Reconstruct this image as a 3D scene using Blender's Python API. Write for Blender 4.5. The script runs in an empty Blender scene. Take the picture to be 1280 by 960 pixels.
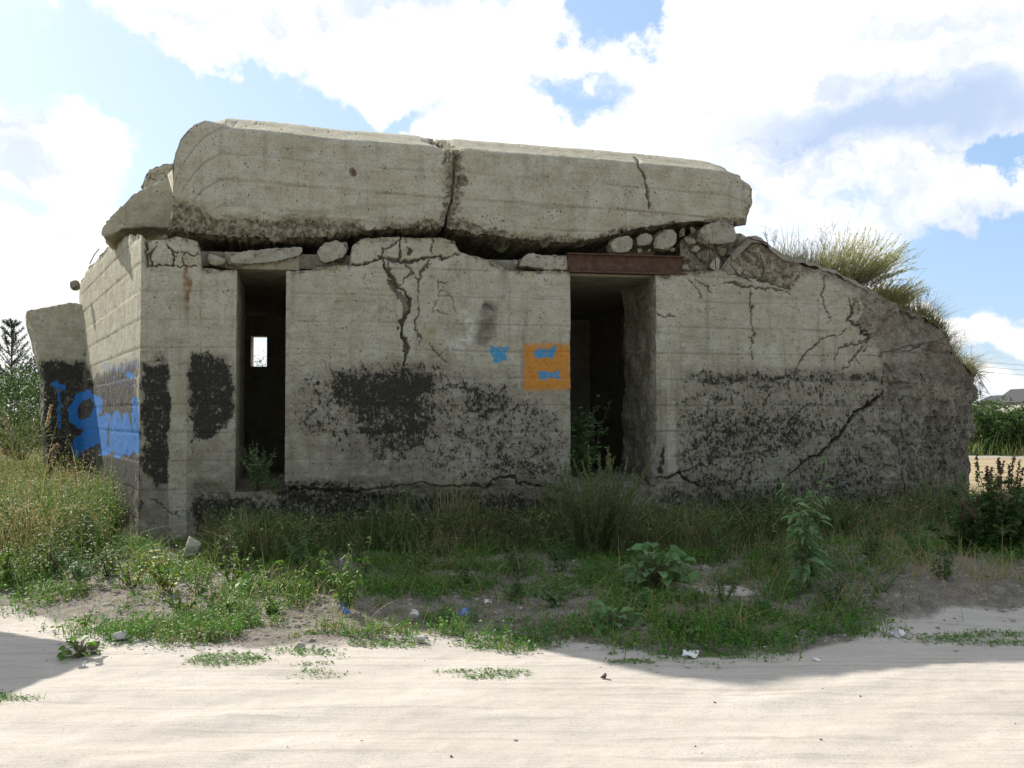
import bpy, bmesh, math
import numpy as np
from mathutils import Vector

R = math.radians
rng = np.random.default_rng(7)
scene = bpy.context.scene
COL = scene.collection

# ------------------------------------------------------------------ camera
F = 1284.0                       # focal length in pixels of a 1280 wide frame
CAM = np.array([0.0, 0.0, 1.6])
PITCH = math.atan(40.0 / F)
cam_d = bpy.data.cameras.new("camera")
cam_d.sensor_width = 36.0
cam_d.lens = 36.0 * F / 1280.0
cam_d.clip_start, cam_d.clip_end = 0.05, 6000
cam = bpy.data.objects.new("camera", cam_d)
cam.location = CAM
cam.rotation_euler = (R(90) + PITCH, 0, 0)
COL.objects.link(cam)
scene.camera = cam

# ------------------------------------------------------------------ light and exposure
SUN_EL, SUN_AZ = 33.0, 40.5        # azimuth: degrees to the left of straight ahead
SUN = np.array([-math.sin(R(SUN_AZ)) * math.cos(R(SUN_EL)), math.cos(R(SUN_AZ)) * math.cos(R(SUN_EL)), math.sin(R(SUN_EL))])
sd = bpy.data.lights.new("sun", 'SUN')
sd.energy, sd.angle, sd.color = 4.6, R(0.53), (1.0, 0.945, 0.86)
so = bpy.data.objects.new("sun", sd)
so.rotation_euler = Vector(-SUN).to_track_quat('-Z', 'Y').to_euler()
so.location = (0, 0, 30)
COL.objects.link(so)
vs = scene.view_settings
vs.view_transform, vs.look, vs.exposure, vs.gamma, vs.use_curve_mapping = 'Standard', 'None', 0.80, 1.0, False
scene.display_settings.display_device = 'sRGB'
scene.cycles.max_bounces = 6
scene.cycles.diffuse_bounces = 4
scene.cycles.use_denoising = True


class NT:
    """small helper around a node tree"""
    def __init__(self, tree):
        self.t = tree
        tree.nodes.clear()

    def n(self, typ, ins=None, **kw):
        nd = self.t.nodes.new(typ)
        for k, v in kw.items():
            setattr(nd, k, v)
        for k, v in (ins or {}).items():
            self.set(nd.inputs[k], v)
        return nd

    def set(self, sock, v):
        if isinstance(v, bpy.types.NodeSocket):
            self.t.links.new(v, sock)
        else:
            if isinstance(v, (tuple, list)) and len(v) == 3 and sock.type == 'RGBA':
                v = (*v, 1)
            sock.default_value = v

    def math(self, op, a, b=0.0, c=None, clamp=False):
        nd = self.n('ShaderNodeMath', operation=op, use_clamp=clamp)
        self.set(nd.inputs[0], a)
        self.set(nd.inputs[1], b)
        if c is not None:
            self.set(nd.inputs[2], c)
        return nd.outputs[0]

    def vmath(self, op, a, b=(0, 0, 0)):
        nd = self.n('ShaderNodeVectorMath', operation=op)
        self.set(nd.inputs[0], a)
        self.set(nd.inputs[1], b)
        return nd.outputs['Value'] if op in ('LENGTH', 'DOT_PRODUCT', 'DISTANCE') else nd.outputs[0]

    def mix(self, fac, a, b, blend='MIX'):
        nd = self.n('ShaderNodeMix', data_type='RGBA', blend_type=blend)
        self.set(nd.inputs[0], fac)
        self.set(nd.inputs[6], a)
        self.set(nd.inputs[7], b)
        return nd.outputs[2]

    def sstep(self, v, lo, hi, a=0.0, b=1.0):
        nd = self.n('ShaderNodeMapRange', interpolation_type='SMOOTHSTEP')
        self.set(nd.inputs[0], v)
        for i, q in enumerate((lo, hi, a, b)):
            nd.inputs[1 + i].default_value = q
        return nd.outputs[0]

    def noise(self, vec, scale, detail=4.0, rough=0.55, dist=0.0):
        nd = self.n('ShaderNodeTexNoise')
        self.set(nd.inputs['Vector'], vec)
        nd.inputs['Scale'].default_value = scale
        nd.inputs['Detail'].default_value = detail
        nd.inputs['Roughness'].default_value = rough
        nd.inputs['Distortion'].default_value = dist
        return nd.outputs[0]

    def attr(self, name):
        return self.n('ShaderNodeAttribute', attribute_name=name).outputs['Fac']


def pix_dir(px, py):
    d = np.array([px - 640.0, F * math.cos(PITCH) - (480 - py) * math.sin(PITCH), F * math.sin(PITCH) + (480 - py) * math.cos(PITCH)])
    return d / np.linalg.norm(d)


# ------------------------------------------------------------------ world: sky with broken cloud
w = bpy.data.worlds.new("World")
scene.world = w
w.use_nodes = True
T = NT(w.node_tree)
sky = T.n('ShaderNodeTexSky', sky_type='NISHITA')
sky.sun_disc = False
sky.sun_elevation = R(SUN_EL)
sky.sun_rotation = R(-SUN_AZ)
sky.air_density, sky.dust_density, sky.ozone_density = 1.0, 0.6, 1.6
D = T.n('ShaderNodeTexCoord').outputs['Generated']
# bend the lookup a little so that cloud edges are ragged
wn = T.n('ShaderNodeTexNoise', {'Vector': D, 'Scale': 6.0, 'Detail': 8.0, 'Roughness': 0.6})
warp = T.vmath('SCALE', T.vmath('SUBTRACT', wn.outputs['Color'], (0.5, 0.5, 0.5)))
warp.node.inputs['Scale'].default_value = 0.21
DW = T.vmath('ADD', D, warp)


def blob(px, py, rx, ry, vec=None):
    """soft ellipse on the sky dome, 1 in its middle; radii in the same units as px"""
    c = pix_dir(px, py)
    dv = T.vmath('SUBTRACT', vec if vec is not None else DW, tuple(c))
    dv = T.vmath('MULTIPLY', dv, (F / rx, F / (0.5 * (rx + ry)), F / ry))
    return T.sstep(T.vmath('LENGTH', dv), 1.25, 0.25)


flat = T.vmath('MULTIPLY', DW, (1.0, 1.0, 2.6))
n1 = T.noise(flat, 2.6, 8.0, 0.58)
n2 = T.noise(flat, 9.0, 6.0, 0.6)
dens = T.math('ADD', T.math('MULTIPLY', n1, 0.8), T.math('MULTIPLY', n2, 0.58))
dens = T.math('ADD', dens, -0.06)
for (px, py, rx, ry, a) in [(40, 50, 170, 60, -.42), (330, 112, 200, 48, -.46), (240, 150, 110, 70, -.32), (190, 230, 60, 60, -.22), (765, 30, 48, 60, -.48), (730, 118, 90, 26, -.34),
                            (1262, 212, 60, 24, -.5), (1230, 330, 150, 60, -.36), (1235, 450, 130, 24, -.26), (1110, 190, 260, 50, .25), (40, 248, 60, 22, -.3),
                            (1150, 235, 110, 26, .14), (470, 125, 70, 20, -.25), (460, 60, 300, 55, .3), (80, 170, 100, 75, .22), (590, 150, 100, 24, .3),
                            (1010, 80, 300, 110, .38), (1250, 262, 90, 22, .2), (1180, 385, 90, 18, .18), (700, 30, 60, 60, .12), (30, 350, 160, 90, .2)]:
    dens = T.math('ADD', dens, T.math('MULTIPLY', blob(px, py, rx, ry), a))
sepd = T.n('ShaderNodeSeparateXYZ', {0: D})
dens = T.math('SUBTRACT', dens, T.sstep(sepd.outputs[1], 0.25, -0.25, 0.0, 0.22))     # unseen sky behind the viewer, cloud thinned to dim the shaded side
cl = T.sstep(dens, 0.40, 0.69)
shade = T.math('MULTIPLY', blob(1130, 168, 270, 56), 1.0)
shade = T.math('ADD', shade, T.math('MULTIPLY', blob(1230, 285, 150, 36), 0.5))
off = T.vmath('ADD', flat, (-0.05, 0.0, 0.10))
n1b = T.math('ADD', T.math('MULTIPLY', T.noise(off, 2.6, 8.0, 0.58), 0.8), T.math('MULTIPLY', T.noise(off, 9.0, 6.0, 0.6), 0.38))
n1a = T.math('ADD', T.math('MULTIPLY', n1, 0.8), T.math('MULTIPLY', n2, 0.38))
under = T.sstep(T.math('SUBTRACT', n1b, n1a), 0.0, 0.16)                                # grey undersides away from the sun
shade = T.math('ADD', shade, T.math('MULTIPLY', under, 0.55), clamp=True)
cloudc = T.mix(shade, (6.6, 6.6, 6.6), (3.3, 4.1, 5.5))
sepx = T.n('ShaderNodeSeparateXYZ', {0: D}).outputs[0]
paleblue = T.mix(T.sstep(sepx, -0.45, 0.45), (3.5, 4.5, 6.1), (2.4, 3.6, 5.5))          # hazier towards the sun
paleblue = T.mix(T.sstep(T.n('ShaderNodeSeparateXYZ', {0: D}).outputs[1], 0.2, -0.2), paleblue, (3.7, 4.15, 4.75))   # unseen sky behind the viewer, whitened to warm the shaded side
skyc = T.mix(0.62, sky.outputs[0], paleblue)
col = T.mix(cl, skyc, cloudc)
bg = T.n('ShaderNodeBackground', {'Color': col, 'Strength': 0.1})
T.n('ShaderNodeOutputWorld', {'Surface': bg.outputs[0]})


# ------------------------------------------------------------------ number helpers
def _hash(ix, iy, iz, seed):
    h = (ix.astype(np.uint32) * np.uint32(374761393) + iy.astype(np.uint32) * np.uint32(668265263)
         + iz.astype(np.uint32) * np.uint32(2147483647) + np.uint32((seed * 974634777) & 0xffffffff))
    h = (h ^ (h >> np.uint32(13))) * np.uint32(1274126177)
    h = h ^ (h >> np.uint32(16))
    h = h * np.uint32(2246822519)
    return ((h ^ (h >> np.uint32(15))) & np.uint32(0xffffff)).astype(np.float64) / 16777215.0


def vnoise(P, scale, seed=1):
    """value noise in 0..1 at points P (N,3), P / scale"""
    q = np.asarray(P, float) * (1.0 / scale) + 1000.0
    i = np.floor(q).astype(np.int64)
    f = q - i
    f = f * f * (3 - 2 * f)
    out = 0
    for dx in (0, 1):
        for dy in (0, 1):
            for dz in (0, 1):
                wt = (f[:, 0] if dx else 1 - f[:, 0]) * (f[:, 1] if dy else 1 - f[:, 1]) * (f[:, 2] if dz else 1 - f[:, 2])
                out = out + wt * _hash(i[:, 0] + dx, i[:, 1] + dy, i[:, 2] + dz, seed)
    return out


def fbm(P, scale, seed=1, octs=4, gain=0.5):
    """in about -1..1"""
    out, a, tot = 0, 1.0, 0
    for k in range(octs):
        out = out + a * (vnoise(P, scale / 2 ** k, seed + 17 * k) * 2 - 1)
        tot += a
        a *= gain
    return out / tot * 1.5


def ss(x, lo, hi):
    t = np.clip((np.asarray(x, float) - lo) / (hi - lo), 0, 1)
    return t * t * (3 - 2 * t)


def project(V):
    """points -> pixel position in the 1280 x 960 photograph"""
    q = np.asarray(V, float) - CAM
    dep = q[:, 1] * math.cos(PITCH) + q[:, 2] * math.sin(PITCH)
    up = -q[:, 1] * math.sin(PITCH) + q[:, 2] * math.cos(PITCH)
    dep = np.maximum(dep, 0.1)
    return np.stack([640 + F * q[:, 0] / dep, 480 - F * up / dep], 1)


def seg_dist(P, pts):
    """distance to a polyline and the fraction along it"""
    pts = np.asarray(pts, float)
    best = np.full(len(P), 1e9)
    frac = np.zeros(len(P))
    n = len(pts) - 1
    for k in range(n):
        a, b = pts[k], pts[k + 1]
        ab = b - a
        t = np.clip(((P - a) @ ab) / max(ab @ ab, 1e-9), 0, 1)
        d = np.linalg.norm(P - a - t[:, None] * ab, axis=1)
        m = d < best
        best[m] = d[m]
        frac[m] = (k + t[m]) / n
    return best, frac


def poly_sd(P, poly):
    """signed distance to a polygon, negative inside"""
    poly = np.asarray(poly, float)
    d, _ = seg_dist(P, np.vstack([poly, poly[:1]]))
    ins = np.zeros(len(P), bool)
    j = len(poly) - 1
    for i in range(len(poly)):
        xi, yi = poly[i]
        xj, yj = poly[j]
        c = ((yi > P[:, 1]) != (yj > P[:, 1])) & (P[:, 0] < (xj - xi) * (P[:, 1] - yi) / ((yj - yi) or 1e-9) + xi)
        ins ^= c
        j = i
    return np.where(ins, -d, d)


# ------------------------------------------------------------------ mesh helpers
def mesh(name, V, Fs, attrs=None, smooth=True, mat=None):
    """Fs: list of int arrays (n,3) or (n,4)"""
    V = np.asarray(V, np.float32)
    Fs = [np.asarray(f, np.int32) for f in Fs if len(f)]
    me = bpy.data.meshes.new(name)
    me.vertices.add(len(V))
    me.vertices.foreach_set('co', V.ravel())
    loops = np.concatenate([f.ravel() for f in Fs])
    tot = np.concatenate([np.full(len(f), f.shape[1], np.int32) for f in Fs])
    start = np.concatenate([[0], np.cumsum(tot)[:-1]]).astype(np.int32)
    me.loops.add(len(loops))
    me.loops.foreach_set('vertex_index', loops)
    me.polygons.add(len(tot))
    me.polygons.foreach_set('loop_start', start)
    me.polygons.foreach_set('loop_total', tot)
    me.polygons.foreach_set('use_smooth', np.full(len(tot), smooth))
    for k, v in (attrs or {}).items():
        a = me.attributes.new(k, 'FLOAT', 'POINT')
        a.data.foreach_set('value', np.asarray(v, np.float32))
    me.update(calc_edges=True)
    if mat:
        me.materials.append(mat)
    return me


def link(name, me, parent=None):
    o = bpy.data.objects.new(name, me)
    COL.objects.link(o)
    if parent is not None:
        o.parent = parent
        o.matrix_parent_inverse = parent.matrix_world.inverted() if False else o.matrix_parent_inverse
    return o


def tag(o, label=None, cat=None, group=None, kind=None):
    for k, v in (('label', label), ('category', cat), ('group', group), ('kind', kind)):
        if v:
            o[k] = v
    return o


def empty(name, loc, label, cat, group=None, rz=0.0):
    o = bpy.data.objects.new(name, None)
    o.location = loc
    o.rotation_euler = (0, 0, rz)
    o.empty_display_size = 0.1
    COL.objects.link(o)
    return tag(o, label, cat, group)


def grid_faces(ni, nj, mask=None, flip=False):
    i, j = np.meshgrid(np.arange(ni - 1), np.arange(nj - 1), indexing='ij')
    a = i * nj + j
    q = np.stack([a, a + nj, a + nj + 1, a + 1], -1)
    if flip:
        q = q[..., ::-1]
    if mask is not None:
        return q[mask]
    return q.reshape(-1, 4)


def grid_normals(G):
    du = np.gradient(G, axis=0)
    dv = np.gradient(G, axis=1)
    n = np.cross(du, dv)
    return n / np.maximum(np.linalg.norm(n, axis=-1, keepdims=True), 1e-9)


class Acc:
    """collects vertices, faces and one tint per vertex for one mesh"""
    def __init__(self):
        self.V, self.F3, self.F4, self.t, self.n = [], [], [], [], 0

    def add(self, V, F3=(), F4=(), tint=0.5):
        V = np.asarray(V, float).reshape(-1, 3)
        if len(F3):
            self.F3.append(np.asarray(F3, int) + self.n)
        if len(F4):
            self.F4.append(np.asarray(F4, int) + self.n)
        self.V.append(V)
        self.t.append(np.broadcast_to(np.asarray(tint, float), (len(V),)))
        self.n += len(V)

    def build(self, name, mat, parent=None, smooth=True, loc=None):
        V = np.concatenate(self.V)
        if loc is not None:
            V = V - np.asarray(loc)
        fs = []
        if self.F3:
            fs.append(np.concatenate(self.F3))
        if self.F4:
            fs.append(np.concatenate(self.F4))
        return link(name, mesh(name, V, fs, {'tint': np.concatenate(self.t)}, smooth, mat), parent)

    def box(self, c, s, tint=0.5):
        c, s = np.asarray(c, float), np.asarray(s, float) / 2
        V = np.array([[x, y, z] for x in (-1, 1) for y in (-1, 1) for z in (-1, 1)]) * s + c
        self.add(V, F4=[[0, 1, 3, 2], [4, 6, 7, 5], [0, 4, 5, 1], [2, 3, 7, 6], [0, 2, 6, 4], [1, 5, 7, 3]], tint=tint)

    def tube(self, pts, r0, r1=None, sides=5, tint=0.5):
        pts = np.asarray(pts, float)
        n = len(pts)
        r = np.linspace(r0, r0 if r1 is None else r1, n)
        d = np.gradient(pts, axis=0)
        d /= np.maximum(np.linalg.norm(d, axis=1, keepdims=True), 1e-9)
        ref = np.array([0.31, 0.17, 0.93]) if abs(d[0, 2]) < 0.85 else np.array([0.9, 0.3, 0.1])
        s = np.cross(d, ref)
        s /= np.maximum(np.linalg.norm(s, axis=1, keepdims=True), 1e-9)
        u = np.cross(d, s)
        a = np.arange(sides) / sides * 2 * np.pi
        V = pts[:, None] + r[:, None, None] * (np.cos(a)[None, :, None] * s[:, None] + np.sin(a)[None, :, None] * u[:, None])
        i, j = np.meshgrid(np.arange(n - 1), np.arange(sides), indexing='ij')
        q = np.stack([i * sides + j, i * sides + (j + 1) % sides, (i + 1) * sides + (j + 1) % sides, (i + 1) * sides + j], -1).reshape(-1, 4)
        V = V.reshape(-1, 3)
        f3 = []
        for base, ctr, rev in ((0, pts[0], 1), ((n - 1) * sides, pts[-1], 0)):
            V = np.vstack([V, ctr])
            ci = len(V) - 1
            for k in range(sides):
                t = [base + k, base + (k + 1) % sides, ci]
                f3.append(t[::-1] if rev else t)
        self.add(V, F3=f3, F4=q, tint=tint)

    def blades(self, P, h, wd, bend, tint, nseg=3, az=None):
        P = np.asarray(P, float)
        N = len(P)
        az = rng.uniform(0, 2 * np.pi, N) if az is None else az
        L = np.stack([np.cos(az), np.sin(az), np.zeros(N)], 1)
        tw = az + np.pi / 2 + rng.normal(0, 0.7, N)
        S = np.stack([np.cos(tw), np.sin(tw), np.zeros(N)], 1)
        h, wd, bend = (np.broadcast_to(np.asarray(q, float), (N,)) for q in (h, wd, bend))
        rows = []
        for k in range(nseg + 1):
            t = k / nseg
            c = P + L * (bend * h * t ** 1.8)[:, None] + np.array([0, 0, 1.0]) * (h * (t - 0.35 * np.minimum(bend, 1.2) * t * t))[:, None]
            if k < nseg:
                ww = wd * (1 - 0.75 * t ** 1.4) * 0.5
                rows += [c - S * ww[:, None], c + S * ww[:, None]]
            else:
                rows.append(c)
        V = np.stack(rows, 1)
        m = V.shape[1]
        b = np.arange(N)[:, None] * m
        f4 = np.concatenate([b + np.array([2 * k, 2 * k + 1, 2 * k + 3, 2 * k + 2]) for k in range(nseg - 1)]) if nseg > 1 else ()
        f3 = b + np.array([2 * nseg - 2, 2 * nseg - 1, 2 * nseg])
        self.add(V.reshape(-1, 3), F3=f3, F4=f4, tint=np.repeat(np.broadcast_to(tint, (N,)), m))

    def leaves(self, B, Dv, L, W, tint, fold=0.15, droop=0.25, belly=0.42):
        """pointed leaves with a fold down the midrib: six triangles each"""
        B, Dv = np.asarray(B, float), np.asarray(Dv, float)
        N = len(B)
        Dv = Dv / np.maximum(np.linalg.norm(Dv, axis=1, keepdims=True), 1e-9)
        ref = np.array([0, 0, 1.0]) + rng.normal(0, 0.45, (N, 3))
        S = np.cross(Dv, ref)
        S /= np.maximum(np.linalg.norm(S, axis=1, keepdims=True), 1e-9)
        U = np.cross(S, Dv)
        L, W = (np.broadcast_to(np.asarray(q, float), (N,))[:, None] for q in (L, W))
        dz = np.array([0, 0, 1.0])
        m1 = B + Dv * L * belly - dz * droop * L * 0.12
        m2 = B + Dv * L * 0.75 - dz * droop * L * 0.45
        tip = B + Dv * L - dz * droop * L
        l1, r1 = m1 - S * W * .5 + U * W * fold, m1 + S * W * .5 + U * W * fold
        l2, r2 = m2 - S * W * .32 + U * W * fold, m2 + S * W * .32 + U * W * fold
        V = np.stack([B, l1, m1, r1, l2, m2, r2, tip], 1)
        b = np.arange(N)[:, None] * 8
        f3 = np.concatenate([b + np.array(t) for t in ([0, 2, 1], [0, 3, 2], [4, 5, 7], [5, 6, 7])])
        f4 = np.concatenate([b + np.array(t) for t in ([1, 2, 5, 4], [2, 3, 6, 5])])
        self.add(V.reshape(-1, 3), F3=f3, F4=f4, tint=np.repeat(np.broadcast_to(tint, (N,)), 8))


def remesh(V, faces, voxel, smooth_it=3):
    """closed polygon mesh -> even quads; returns vertices, quads, normals"""
    me = bpy.data.meshes.new("tmp")
    me.from_pydata([tuple(map(float, v)) for v in V], [], faces)
    ob = bpy.data.objects.new("tmp", me)
    COL.objects.link(ob)
    m = ob.modifiers.new("r", 'REMESH')
    m.mode, m.voxel_size = 'VOXEL', voxel
    if smooth_it:
        s = ob.modifiers.new("s", 'SMOOTH')
        s.factor, s.iterations = 0.5, smooth_it
    dg = bpy.context.evaluated_depsgraph_get()
    m2 = bpy.data.meshes.new_from_object(ob.evaluated_get(dg))
    n = len(m2.vertices)
    co = np.zeros(n * 3, np.float32)
    m2.vertices.foreach_get('co', co)
    no = np.zeros(n * 3, np.float32)
    m2.vertex_normals.foreach_get('vector', no)
    tot = np.zeros(len(m2.polygons), np.int32)
    m2.polygons.foreach_get('loop_total', tot)
    lv = np.zeros(len(m2.loops), np.int32)
    m2.loops.foreach_get('vertex_index', lv)
    bpy.data.objects.remove(ob)
    bpy.data.meshes.remove(me)
    assert (tot == 4).all()
    bpy.data.meshes.remove(m2)
    return co.reshape(-1, 3).astype(float), lv.reshape(-1, 4), no.reshape(-1, 3).astype(float)


# ------------------------------------------------------------------ materials
def new_mat(name):
    m = bpy.data.materials.new(name)
    m.use_nodes = True
    return m, NT(m.node_tree)


def concrete_material():
    m, t = new_mat("weathered_concrete")
    P = t.n('ShaderNodeNewGeometry').outputs['Position']
    big = t.noise(P, 0.9, 5, 0.6)
    mid = t.noise(P, 4.5, 6, 0.62)
    fine = t.noise(P, 38, 5, 0.65)
    grit = t.noise(P, 150, 3, 0.6)
    streak = t.noise(t.vmath('MULTIPLY', P, (5.0, 5.0, 0.45)), 1.6, 6, 0.6)
    c = t.mix(t.sstep(big, .3, .7), (.445, .405, .295), (.355, .32, .225))
    c = t.mix(t.sstep(mid, .35, .72), c, (.49, .465, .375))
    c = t.mix(t.math('MULTIPLY', t.sstep(streak, .52, .75), .55), c, (.185, .165, .115))
    # greenish lichen film
    c = t.mix(t.math('MULTIPLY', t.sstep(t.noise(P, 2.1, 6, .65), .52, .72), .42), c, (.30, .275, .13))
    c = t.mix(t.math('MULTIPLY', t.sstep(fine, .54, .66), .55), c, (.17, .155, .115))
    c = t.mix(t.math('MULTIPLY', t.sstep(fine, .45, .25), .4), c, (.54, .51, .41))
    vor = t.n('ShaderNodeTexVoronoi', {'Vector': t.vmath('ADD', P, t.vmath('MULTIPLY', t.n('ShaderNodeTexNoise', {'Vector': P, 'Scale': 30.0}).outputs['Color'], (.03, .03, .03))), 'Scale': 16.0})
    c = t.mix(t.math('MULTIPLY', t.sstep(t.noise(t.vmath('MULTIPLY', P, (1, 1, 9.0)), 1.9, 7, .7), .5, .68), .34), c, (.17, .155, .115))
    c = t.mix(t.math('MULTIPLY', t.sstep(t.noise(P, 75, 4, .8), .55, .64), .6), c, (.15, .135, .10))
    pit = t.math('MULTIPLY', t.sstep(vor.outputs['Distance'], .22, .12), t.sstep(t.noise(P, 5.3, 4, .7), .52, .60))
    c = t.mix(t.math('MULTIPLY', pit, .75), c, (.08, .07, .055))
    # broken face with its aggregate showing
    sp = t.attr('spall')
    spn = t.math('ADD', sp, t.math('MULTIPLY', t.math('SUBTRACT', t.noise(P, 14, 5, .7), .5), 1.5))
    spc = t.mix(t.sstep(t.noise(P, 15, 6, .78, .4), .42, .58), (.32, .28, .19), (.085, .07, .045))
    c = t.mix(t.math('MULTIPLY', t.sstep(spn, .45, .62), .9), c, spc)
    # earth and roots
    so_ = t.attr('soil')
    son = t.math('ADD', so_, t.math('MULTIPLY', t.math('SUBTRACT', t.noise(P, 5, 6, .7), .5), .9))
    soc = t.mix(t.sstep(mid, .4, .65), (.23, .195, .15), (.34, .31, .25))
    soc = t.mix(t.sstep(fine, .5, .7), soc, (.10, .08, .06))
    c = t.mix(t.math('MULTIPLY', t.sstep(son, .35, .62), .88), c, soc)
    # white bloom, rust run, orange and blue paint
    c = t.mix(t.math('MULTIPLY', t.attr('white'), t.sstep(t.noise(P, 16, 5, .7), .35, .6)), c, (.62, .59, .53))
    c = t.mix(t.math('MULTIPLY', t.attr('rust'), t.sstep(t.noise(P, 12, 5, .7), .3, .6)), c, (.19, .085, .03))
    c = t.mix(t.math('MULTIPLY', t.attr('smoke'), t.sstep(t.noise(P, 6, 5, .7), .25, .6)), c, (.10, .085, .07))
    c = t.mix(t.math('MULTIPLY', t.attr('grime'), t.sstep(t.noise(P, 7, 6, .72), .2, .68, .2, .9)), c, (.145, .125, .095))
    c = t.mix(t.math('MULTIPLY', t.attr('crack'), .6), c, (.055, .045, .035))  # shade painted dark into the cracks; the board joints take the same tone
    # flaking black tar coat
    ta = t.attr('tar')
    tn = t.math('ADD', t.math('MULTIPLY', t.noise(t.vmath('MULTIPLY', P, (1, 1, 1.5)), 7, 6, .75, .6), .42), t.math('MULTIPLY', t.noise(t.vmath('MULTIPLY', P, (1, 1, .6)), 30, 6, .78, .5), .58))
    tv = t.math('ADD', ta, t.math('MULTIPLY', t.math('SUBTRACT', tn, .5), 3.4))
    tf = t.math('MULTIPLY', t.sstep(tv, .40, .62), t.sstep(ta, .03, .15))
    tc = t.mix(t.sstep(grit, .5, .7), (.021, .019, .016), (.085, .074, .058))
    c = t.mix(t.math('MULTIPLY', tf, .96), c, tc)
    on = t.math('ADD', t.attr('orange'), t.math('MULTIPLY', t.math('SUBTRACT', t.noise(P, 22, 6, .78), .5), 1.0))
    c = t.mix(t.math('MULTIPLY', t.sstep(on, .12, .95), .9), c, t.mix(mid, (.50, .20, .02), (.62, .25, .03)))
    bn = t.math('ADD', t.attr('blue'), t.math('MULTIPLY', t.math('SUBTRACT', t.noise(P, 18, 6, .75), .5), 1.1))
    c = t.mix(t.math('MULTIPLY', t.sstep(bn, .38, .55), .97), c, t.mix(fine, (.016, .125, .40), (.035, .20, .52)))
    ln = t.math('ADD', t.attr('sky_blue'), t.math('MULTIPLY', t.math('SUBTRACT', t.noise(t.vmath('MULTIPLY', P, (1, 1, .5)), 34, 6, .78), .5), 1.9))
    c = t.mix(t.math('MULTIPLY', t.sstep(ln, .4, .6), .95), c, (.05, .27, .47))
    hgt = t.math('ADD', t.math('MULTIPLY', fine, .5), t.math('MULTIPLY', grit, .25))
    hgt = t.math('ADD', hgt, t.math('MULTIPLY', mid, .8))
    hgt = t.math('SUBTRACT', hgt, t.math('MULTIPLY', pit, .6))
    hgt = t.math('ADD', hgt, t.math('MULTIPLY', tf, .12))
    bmp = t.n('ShaderNodeBump', {'Height': hgt, 'Strength': 0.9, 'Distance': 0.022})
    rough = t.mix(tf, (.93, .93, .93), (.85, .85, .85))
    b = t.n('ShaderNodeBsdfPrincipled', {'Base Color': c, 'Roughness': rough, 'Normal': bmp.outputs[0], 'Specular IOR Level': .15})
    t.n('ShaderNodeOutputMaterial', {'Surface': b.outputs[0]})
    return m


def ground_material():
    m, t = new_mat("sand_and_soil")
    P = t.n('ShaderNodeNewGeometry').outputs['Position']
    trk = t.noise(t.vmath('MULTIPLY', P, (.22, 8.0, 1.0)), 2.0, 7, .66)
    a = t.noise(P, 1.3, 6, .6)
    b_ = t.noise(P, 9, 6, .65)
    fine = t.noise(P, 70, 4, .7)
    sand = t.mix(t.sstep(a, .3, .7), (.495, .455, .40), (.43, .39, .34))
    sand = t.mix(t.math('MULTIPLY', t.sstep(trk, .48, .66), .75), sand, (.34, .31, .265))
    sand = t.mix(t.math('MULTIPLY', t.sstep(b_, .55, .75), .35), sand, (.32, .28, .235))
    sand = t.mix(t.math('MULTIPLY', t.sstep(fine, .54, .66), .6), sand, (.27, .215, .175))
    dirt = t.mix(t.sstep(b_, .35, .65), (.185, .165, .135), (.11, .093, .07))
    dirt = t.mix(t.sstep(fine, .5, .7), dirt, (.30, .27, .23))
    far = t.mix(t.sstep(b_, .4, .6), (.10, .11, .035), (.22, .18, .08))
    s = t.math('ADD', t.attr('sand'), t.math('MULTIPLY', t.math('SUBTRACT', t.noise(P, 3.5, 7, .7), .5), .7))
    c = t.mix(t.sstep(t.attr('turf'), .3, .7), dirt, far)
    c = t.mix(t.attr('stubble'), c, t.mix(t.sstep(t.noise(t.vmath('MULTIPLY', P, (.3, 1.5, 1)), 1.2, 6, .65), .4, .65), (.36, .28, .17), (.24, .20, .10)))
    c = t.mix(t.sstep(s, .35, .62), c, sand)
    hgt = t.math('ADD', t.math('MULTIPLY', b_, 1.0), t.math('MULTIPLY', fine, .5))
    hgt = t.math('ADD', hgt, t.math('MULTIPLY', trk, .9))
    hgt = t.math('ADD', hgt, t.math('MULTIPLY', t.noise(P, 220, 3, .7), .3))
    c = t.mix(t.math('MULTIPLY', t.sstep(t.noise(P, 190, 3, .75), .58, .70), .35), c, (.22, .19, .15))
    bmp = t.n('ShaderNodeBump', {'Height': hgt, 'Strength': .45, 'Distance': .015})
    b = t.n('ShaderNodeBsdfPrincipled', {'Base Color': c, 'Roughness': .95, 'Normal': bmp.outputs[0], 'Specular IOR Level': .2})
    t.n('ShaderNodeOutputMaterial', {'Surface': b.outputs[0]})
    return m


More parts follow.
